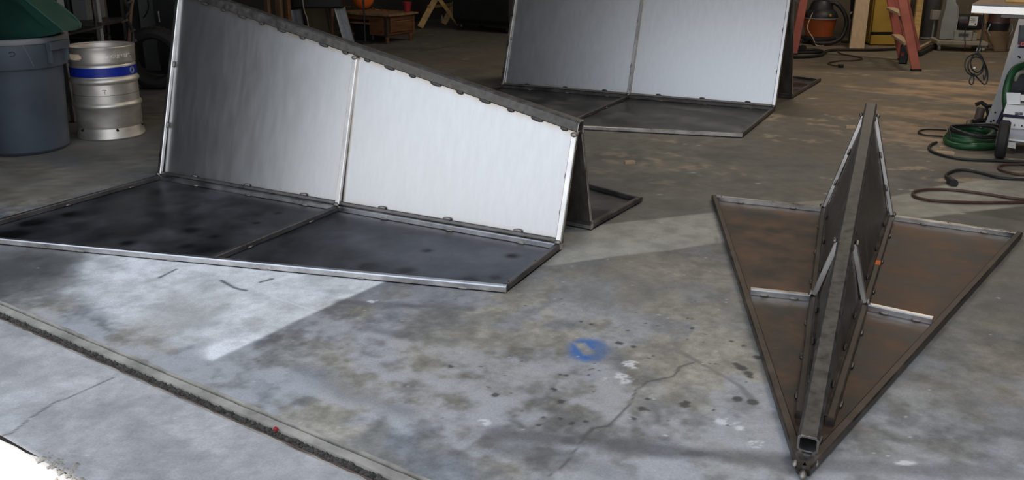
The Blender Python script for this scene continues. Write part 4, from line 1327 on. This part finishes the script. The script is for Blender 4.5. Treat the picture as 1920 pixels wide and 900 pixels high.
# blower housing: flat scroll with curved shoulder
sc_ = [(-.23, .13), (-.08, .13), (-.065, .20), (-.06, .38), (-.065, .46), (-.085, .53), (-.11, .57), (-.11, .75), (-.21, .75), (-.21, .5), (-.23, .35)]
obj('blower_housing', MB().prism([D0(x, .14, z) for x, z in sc_], dy * .2), GREY_PAINT, col_, 30)
obj('housing_seam', MB().tube([D0(x, .135, z) for x, z in sc_[1:6]], .007, 8), GALV, col_)
obj('motor_body', MB().lathe([(.05, -.15), (.085, -.145), (.093, -.12), (.093, .10), (.085, .12), (.06, .135), (.02, .14)], D0(.10, .20, .335), 32, axis=dx), BLACK, col_)
for k_ in range(7):
    obj('motor_fin', MB().torus(D0(.185 + k_ * .004, .20, .335), .088 - .003 * k_, .003, dx, 28, 6), BLACK, col_)
obj('motor_cover', MB().box(D0(.10, .13, .345), (.10, .06, .14), AD), BLACK, col_)
obj('motor_label', MB().box(D0(.105, .098, .355), (.088, .003, .108), AD), STICKER_WHT, col_, 0, 'white printed label')
mb = MB()
for i in range(6):
    mb.box(D0(.10 - .006 * (i % 2), .0955, .395 - .011 * i), (.06 - .012 * (i % 3), .001, .0035), AD)
mb.box(D0(.13, .0955, .322), (.014, .001, .018), AD)
obj('label_print', mb, HOLE, col_)
obj('red_mark', MB().prism([D0(.015, .105, .332), D0(.047, .105, .332), D0(.04, .105, .350), D0(.028, .105, .343)], dy * -.004), RED, col_)
obj('motor_mount', MB().box(D0(.02, .16, .18), (.20, .14, .12), AD), mat('grey_switch_box', (.34, .33, .30), .55), col_)
obj('name_plate', MB().box(D0(.02, .088, .19), (.11, .004, .035), AD), mat('dark_plate', (.09, .085, .08), .5), col_)
obj('mount_bracket', MB().box(D0(.15, .16, .17), (.05, .12, .10), AD), mat('dusty_board', (.33, .29, .22), .8), col_)
obj('motor_cable', MB().tube(spline([D0(.03, .08, .27), D0(.025, .07, .20), D0(.028, .02, .13), D0(.03, -.012, .10), D0(.03, -.015, .03)], 6), .006, 8), CABLE_BLK, col_)
# crumpled paper bag and hanging dust bag
q = fl(1852, 93); q.y += .25
mb = MB()
vs, fs = [], []
rs = random.Random(12)
for j in range(9):
    z_ = .06 * j
    for i in range(18):
        a = 2 * math.pi * i / 18
        r = (.13 - .006 * j) * (1 + rs.uniform(-.16, .16))
        vs.append(q + Vector((math.cos(a) * r, math.sin(a) * r * .8, z_)))
for j in range(8):
    for i in range(18):
        k_ = (i + 1) % 18
        fs.append((j * 18 + i, j * 18 + k_, (j + 1) * 18 + k_, (j + 1) * 18 + i))
fs += [tuple(range(18))[::-1], tuple(range(8 * 18, 9 * 18))]
tag(obj('paper_bag', mb.add(vs, fs), TAN_PAPER, None, 20), 'crumpled brown paper bag right of the black motor', 'bag')
dbp = fl(1872, 97)
db = thing('dust_bag', dbp, 'brown dust bag hanging from a dark round collar', 'bag')
tx = at(1865, 62, dbp.y) - dbp
mb = MB(); vs = []; fs = []
for j in range(12):
    f = j / 11
    z_ = .004 + f * .24
    c = dbp + Vector((.05 * (1 - f) - .03 * f, .05, z_))
    for i in range(24):
        a = 2 * math.pi * i / 24
        r = (.075 + .06 * f) * (1 + .07 * math.sin(4 * a + 3 * f) + rs.uniform(-.03, .03))
        vs.append(c + Vector((math.cos(a) * r, math.sin(a) * r * (.6 + .4 * f), 0)))
for j in range(11):
    for i in range(24):
        k_ = (i + 1) % 24
        fs.append((j * 24 + i, j * 24 + k_, (j + 1) * 24 + k_, (j + 1) * 24 + i))
fs += [tuple(range(24))[::-1], tuple(range(11 * 24, 12 * 24))]
obj('bag_cloth', mb.add(vs, fs), TAN_PAPER, db, 50)
cc = dbp + Vector((-.03, .05, 0))
obj('collar', MB().lathe([(.10, .22), (.115, .24), (.125, .34), (.118, .35)], cc, 32), BLACK, db)
obj('drum', MB().lathe([(.112, .34), (.118, .345), (.114, .44), (.105, .45)], cc, 32), mat('dark_red_drum', (.07, .03, .025), .5), db)
obj('top_ring', MB().torus(cc + Z * .452, .108, .014, (0, 0, 1), 32, 8), ALU, db)
for sg in (-1, 1):
    obj('strap', MB().tube([cc + Vector((sg * .125, -.06, .33)), cc + Vector((sg * .15, -.06, .25)), cc + Vector((sg * .11, -.07, .19))], .008, 8), GALV, db)

# ------------------------------------------------------------------ hoses and cords on the floor, back right
def cord(name, pts, r, m_, label, cat='cable', closed=False, k=8, n=8):
    return tag(obj(name, MB().tube(spline(pts, k, closed), r, n, closed), m_), label, cat)
F = lambda x, y, z=.01: fl(x, y, z)
cord('black_hose', [F(1488, 107, .018), F(1520, 106, .018), F(1540, 103, .018), F(1552, 95, .018), F(1580, 93.5, .018), F(1640, 93.5, .018), F(1690, 91, .018), F(1716, 89, .018)], .017, CABLE_BLK,
     'long black hose running along the floor past the plank foot', 'hose')
cord('hose_loop', [F(1491, 97, .018), F(1500, 93, .018), F(1525, 93, .018), F(1542, 96, .018), F(1530, 98, .018), F(1500, 98, .018)], .017, CABLE_BLK, 'black hose loop on the floor at the dull red ladder foot', 'hose', True)
for i, (px, py) in enumerate(((1499, 95), (1506, 94))):
    c = F(px, py, .035)
    tag(obj('hose_coupling', MB().cyl(c - Vector((.0, .03, 0)) + Z * .03, c + Vector((0, .03, 0)) + Z * .03, .028, 14), BLACK_RUB), ('left' if i == 0 else 'right') + ' black coupling lying on the hose loop', 'coupling')
pc_ = thing('power_cord', F(1575, 122, 0), 'thin dark power cord with plug zigzagging before the plank', 'cord')
obj('cable', MB().tube(spline([F(1570, 96), F(1578, 101), F(1600, 105), F(1617, 110), F(1600, 113.5), F(1575, 114), F(1553, 118), F(1560, 122), F(1570, 123.5)], 8), .007, 8), CABLE_BRN, pc_)
c = F(1572, 123.5, .018)
obj('plug', MB().cyl(c, c + Vector((.05, .0, 0)), .018, 12), BLACK, pc_)

cord('brown_cable', [F(1990, 372), F(1920, 374), F(1850, 364), F(1790, 356.5), F(1745, 355), F(1716, 359), F(1713, 366), F(1730, 373), F(1765, 377.5), F(1840, 380), F(1920, 379), F(1990, 376)], .0075, CABLE_BRN,
     'long reddish brown cable making a flat loop on pale concrete')
c2 = thing('plug_cable', F(1788, 343, 0), 'black cable ending in a plug on the floor below the green hose', 'cable')
obj('cable', MB().tube(spline([F(1990, 338), F(1920, 336), F(1880, 334), F(1850, 327), F(1820, 320), F(1795, 319), F(1777, 325), F(1774, 331), F(1780, 337)], 8), .008, 8), CABLE_BLK, c2)
a_, b_ = F(1778, 335, .018), F(1789, 344, .018)
obj('plug', MB().cyl(a_, b_, .016, 14, .022), BLACK, c2)
cord('brown_cable', [F(1990, 330), F(1920, 328), F(1890, 323), F(1873, 316), F(1877, 310), F(1900, 308), F(1990, 309)], .007, CABLE_BRN, 'short brown cable loop at the right edge under the white saw')
cord('black_cable', [F(1990, 306), F(1920, 304), F(1864, 301), F(1814, 299), F(1780, 294), F(1750, 285), F(1742, 277), F(1748, 270), F(1756, 267)], .009, CABLE_BLK, 'black cable looping round in front of the green hose coil')
cord('thin_cable', [F(1775, 244), F(1755, 243), F(1733, 243), F(1722, 247), F(1733, 253), F(1755, 255), F(1768, 256)], .006, CABLE_BLK, 'thin dark cable loop on the sawdust left of the green hose')

# green hose coil
hc = fl(1822, 270)
gh = thing('hose_coil', hc, 'coil of green hose with black cable lying in front of the white saw', 'hose')
for i in range(3):
    pts = []
    for k_ in range(14):
        a = 2 * math.pi * k_ / 14
        pts.append(hc + Vector((math.cos(a) * (.165 - .014 * i) + .06 * math.sin(a), .012 * i + math.sin(a) * (.19 - .02 * i),   .022 + .022 * i + .006 * math.sin(3 * a + i))))
    obj('hose_turn', MB().tube(spline(pts, 4, True), .021, 12, True), GREEN_HOSE, gh)
for i in range(2):
    pts = []
    for k_ in range(14):
        a = 2 * math.pi * k_ / 14
        pts.append(hc + Vector((.01 + math.cos(a) * (.155 + .01 * i) + .05 * math.sin(a), -.01 + math.sin(a) * (.17), .085 + .016 * i + .01 * math.sin(2 * a + i))))
    obj('cable_turn', MB().tube(spline(pts, 4, True), .009, 8, True), CABLE_BLK, gh)
pts = [hc + Vector((-.16, .0, .10)), hc + Vector((-.17, -.04, .08)), hc + Vector((-.165, -.08, .03)), hc + Vector((-.12, -.13, .012))]
obj('cable_end', MB().tube(spline(pts, 6), .008, 8), CABLE_BLK, gh)

# ------------------------------------------------------------------ white saw on its stand
sw = Vector((3.3, 5.5, 0))
saw_ = thing('table_saw', sw, 'white table saw with aluminium table and splayed legs at right edge', 'saw')
YT = 5.35
def P(x, y, Y): return at(x, y, Y)
# table
ta0, ta1 = P(1822, 11, 5.2), P(1822, 3, 5.9)
tz = .875
xl = P(1822, 10, 5.2).x
TC = P(1823, 10, 5.2); TC.z = 0
TB = lambda a, b, z: TC + TV * a + NV * b + Z * z
obj('table_top', MB().box(TB(.55, .33, tz + .012), (1.1, .66, .03), AX), WOOD_TOP, saw_)
obj('table_lip', MB().box(TB(.55, -.02, tz + .022), (1.1, .03, .006), AX), GREY_GLASS, saw_)
obj('table_edge', MB().box(TB(.55, -.012, tz - .004), (1.1, .025, .045), AX), ALU, saw_)
obj('rip_fence', MB().box(TB(.60, .30, tz + .06), (.9, .06, .07), AX), WOOD_PINE, saw_)
obj('table_rib', MB().box(TB(.60, .33, tz - .03), (.9, .5, .05), AX), STEEL_RAIL_DARK, saw_)
# splayed white leg (left of picture)
lp = [P(1846, 235, 5.80), P(1867, 239, 5.80), P(1893, 178, 5.80), P(1960, 60, 5.80), P(1960, 20, 5.80), P(1916, 52, 5.80)]
lg = obj('leg_panel', MB().prism(lp, NV * .04), WHITE_PAINT, saw_)
obj('leg_edge', MB().beam(P(1868, 239, 5.79), P(1897, 176, 5.79), .02, .03, (0, 1, 0)), NAVY, lg)
for px, py in ((1858, 228), (1863, 226), (1866, 211), (1881, 185), (1912, 108), (1914, 116), (1910, 106)):
    c = P(px, py, 5.793)
    obj('rivet', MB().sphere(c, .006, 10, 6), GALV if py in (185, 116) else HOLE, lg)
obj('leg_foot', MB().prism([P(1840, 232, 5.79), P(1869, 238, 5.79), P(1869, 246, 5.79), P(1840, 243, 5.79)], (0, .08, 0)), BLACK, saw_)
ft = P(1855, 244, 5.84)
obj('foot_post', MB().beam(Vector((ft.x, ft.y, ft.z + .02)), Vector((ft.x, ft.y, 0.0)), .05, .05, (0, 1, 0)), BLACK, saw_)
for off in (NV * .42, TV * .95, TV * .95 + NV * .42):
    obj('leg_panel', MB().prism([q + off for q in (P(1846, 235, 5.8), P(1867, 239, 5.8))] + [Vector((P(1920, 60, 5.8).x, 5.8, tz - .06)) + off * .55, Vector((P(1905, 60, 5.8).x, 5.8, tz - .06)) + off * .55], NV * .035), WHITE_PAINT, saw_)
    obj('foot_post', MB().beam(Vector((ft.x, ft.y, ft.z + .02)) + off, Vector((ft.x, ft.y, 0.0)) + off, .05, .05, (0, 1, 0)), BLACK, saw_)
# grey panel and red sticker at the top of the leg
obj('control_panel', MB().prism([P(1914, 48, 5.78), P(1980, 48, 5.78), P(1980, 84, 5.78), P(1911, 84, 5.78)], (0, .02, 0)), GREY_GLASS, saw_)
obj('panel_trim', MB().beam(P(1910, 88, 5.77), P(1985, 90, 5.77), .01, .012), NAVY, saw_)
st = obj('warning_sticker', MB().prism([P(1913, 78, 5.775), P(1960, 78, 5.775), P(1960, 87, 5.775), P(1912.5, 87, 5.775)], (0, -.003, 0)), STICKER_RED, saw_, 0, 'red warning sticker')
obj('sticker_sign', MB().torus(P(1918, 82.5, 5.77), .011, .0025, (0, 1, 0), 20, 6), STICKER_WHT, st)
# cabinet body
def qprism(nm, pts, Y, d, m_, par=saw_, sm=20):
    return obj(nm, MB().prism([P(x, y, Y) for x, y in pts], Vector((.62, 1, 0)) * d), m_, par, sm)
qprism('motor_shroud', [(1896, 130), (1990, 130), (1990, 200), (1888, 200)], 5.28, .14, mat('dark_grey_motor', (.06, .063, .07), .5))
obj('motor_ring', MB().torus(P(1922, 190, 5.26), .055, .012, (0, 1, 0), 28, 8), BLACK, saw_)
obj('motor_grip', MB().tube(spline([P(1903, 150, 5.26), P(1908, 140, 5.24), P(1916, 135, 5.24), P(1925, 136, 5.24)], 6), .012, 8), mat('olive_grey_part', (.25, .25, .2), .5), saw_)
qprism('white_plate', [(1887, 174), (1914, 175), (1913, 196), (1888, 195)], 5.14, .012, WHITE_PAINT)
qprism('white_tab', [(1914, 178), (1940, 178), (1940, 189), (1914, 189)], 5.15, .012, WHITE_PAINT)
bz = P(1880, 200, 5.18)
qprism('upper_shell', [(1886, 197), (1990, 205), (1990, 226), (1881, 213)], 5.12, .32, WHITE_PAINT)
for i in range(3):
    for j in range(2):
        qprism('vent_slot', [(1903 + 8 * j, 211 + 3 * i), (1910 + 8 * j, 211.4 + 3 * i), (1910 + 8 * j, 213 + 3 * i), (1903 + 8 * j, 212.6 + 3 * i)], 5.118, .004, HOLE)
qprism('trim_line', [(1880, 214), (1990, 225), (1990, 229), (1880, 218)], 5.115, .3, NAVY)
qprism('middle_shell', [(1881, 221), (1990, 231), (1990, 248), (1877, 239)], 5.09, .34, WHITE_PAINT)
for px in (1889, 1902, 1916):
    obj('screw', MB().sphere(P(px, 233 + (px - 1889) * .12, 5.088), .005, 8, 6), HOLE, saw_)
qprism('lower_shell', [(1886, 240), (1990, 249), (1990, 272), (1904, 268), (1904, 279), (1887, 276)], 5.12, .28, WHITE_PAINT)
# wheel seen nearly edge on, under the body
wc = fl(1879, 298)
wr = .115
wax = Vector((.86, -.51, 0)).normalized()
wh = obj('wheel', MB().lathe([(.05, -.03), (wr - .012, -.03), (wr, -.018), (wr, .018), (wr - .012, .03), (.05, .03)], wc + Vector((0, .03, wr)), 36, axis=wax), BLACK_RUB, saw_)
obj('hub', MB().lathe([(.02, -.034), (.05, -.032), (.05, .032), (.02, .034)], wc + Vector((0, .03, wr)), 20, axis=wax), GREY_PAINT, wh)
obj('axle', MB().cyl(wc + Vector((0, .03, wr)), wc + wax * .5 + Vector((0, .03, wr)), .012, 10), GALV, saw_)
obj('support_block', MB().box(wc + wax * .35 + NV * .22 + Z * .13, (.22, .2, .26), AX), BLACK, saw_)
# folding lever and rollers at the leg foot
obj('lever_arm', MB().tube([P(1865, 236, 5.84), P(1852, 226, 5.88), P(1836, 226, 5.88), P(1826, 230, 5.88)], .016, 10), BLACK, saw_)
obj('roller', MB().cyl(P(1840, 203, 5.93), P(1834, 224, 5.93), .028, 16), mat('brown_grey_roller', (.16, .12, .10), .5), saw_)
q0_, q1_ = P(1818, 229, 5.88), P(1814, 246, 5.80)
obj('roller', MB().cyl(q0_, q1_, .022, 16), mat('brown_grey_roller', (.16, .12, .10), .5), saw_)
obj('lever_arm', MB().tube([P(1830, 196, 5.95), P(1840, 192, 5.95), P(1850, 199, 5.93), P(1862, 198, 5.90), P(1864, 210, 5.84)], .015, 10), BLACK, saw_)
obj('lever_arm', MB().tube([P(1818, 229, 5.88), P(1826, 226, 5.88)], .014, 10), BLACK, saw_)
obj('clevis', MB().tube([P(1848, 195, 5.95), P(1853, 215, 5.91), P(1848, 226, 5.88)], .010, 10), BLACK, saw_)
# green duct hose curving up the leg
obj('green_hose', MB().tube(spline([P(1888, 205, 5.22), P(1886, 185, 5.22), P(1889, 160, 5.24), P(1897, 138, 5.26), P(1910, 125, 5.28), P(1935, 119, 5.30), P(1980, 120, 5.30)], 8), .022, 14), GREEN_HOSE, saw_)
# cord hanging from the table's underside
hk = P(1842, 18, 5.3)
hg = thing('extension_cable', hk, 'coiled black power cord hanging below the aluminium saw table', 'cord')
rs = random.Random(4)
YH = 5.3
def loop(cx, cy, rx, ry, ph, dy_=0.):
    return [P(cx + rx * math.cos(a + ph), cy + ry * math.sin(a + ph), YH + dy_ + .01 * math.sin(2 * a)) for a in [2 * math.pi * i / 14 for i in range(14)]]
for cx, cy, rx, ry, ph, dd in ((1827, 122, 18, 20, .2, 0), (1832, 118, 12, 18, .5, .012), (1830, 124, 15, 17, 1.1, -.012)):
    obj('cord_turn', MB().tube(spline(loop(cx, cy, rx, ry, ph, dd), 4, True), .0042, 8, True), CABLE_BLK, hg)
obj('cord_tail', MB().tube(spline([P(1825, 138, YH), P(1818, 150, YH), P(1819, 157, YH), P(1824, 157, YH), P(1826, 148, YH), P(1824, 138, YH)], 6), .0042, 8), CABLE_BLK, hg)
obj('cord_tail', MB().tube(spline([P(1826, 138, YH), P(1838, 152, YH), P(1846, 158, YH), P(1851, 152, YH), P(1852, 136, YH), P(1847, 120, YH), P(1842, 112, YH)], 6), .0042, 8), CABLE_BLK, hg)
obj('cord_tail', MB().tube(spline([P(1846, 122, YH), P(1849, 138, YH), P(1845, 150, YH), P(1844, 140, YH)], 6), .0042, 8), CABLE_BLK, hg)
obj('cord_lead', MB().tube(spline([P(1832, 104, YH), P(1836, 90, YH), P(1841, 60, YH), P(1843, 20, YH + .05), Vector((P(1843, 20, YH).x, YH + .12, tz - .03))], 6), .004, 8), CABLE_BLK, hg)
for px in (1831, 1837):
    obj('plug_prong', MB().beam(P(px, 96, YH - .01), P(px + 2, 90, YH - .01), .006, .003, (0, 1, 0)), ALU, hg)
obj('cord_tag', MB().box(P(1827, 127, YH - .015), (.014, .003, .01)), STICKER_WHT, hg)

# ------------------------------------------------------------------ small wood offcuts
for (px, py, l_, w_, a_, lb) in ((1181, 304, .06, .03, .1, 'small wood offcut on the floor between the two long sections'), (1597, 238, .075, .04, -.2, 'pale wood offcut just left of the tip section ridge'),
                             (1772, 286, .10, .035, -.35, 'wood offcut lying by the green hose coil'), (1766, 277, .03, .02, .4, 'tiny wood chip left of the green hose coil')):
    c = fl(px, py, .008)
    e1 = Vector((math.cos(a_), math.sin(a_), 0)); e2 = Vector((-e1.y, e1.x, 0))
    pts = [c - e1 * l_ / 2 - e2 * w_ / 2 - Z * .008, c + e1 * l_ / 2 - e2 * w_ * .4 - Z * .008, c + e1 * l_ * .45 + e2 * w_ / 2 - Z * .008, c - e1 * l_ * .5 + e2 * w_ * .3 - Z * .008]
    tag(obj('wood_offcut', MB().prism(pts, (0, 0, .016)), WOOD_PLY), lb, 'offcut', 'wood offcuts on the floor')
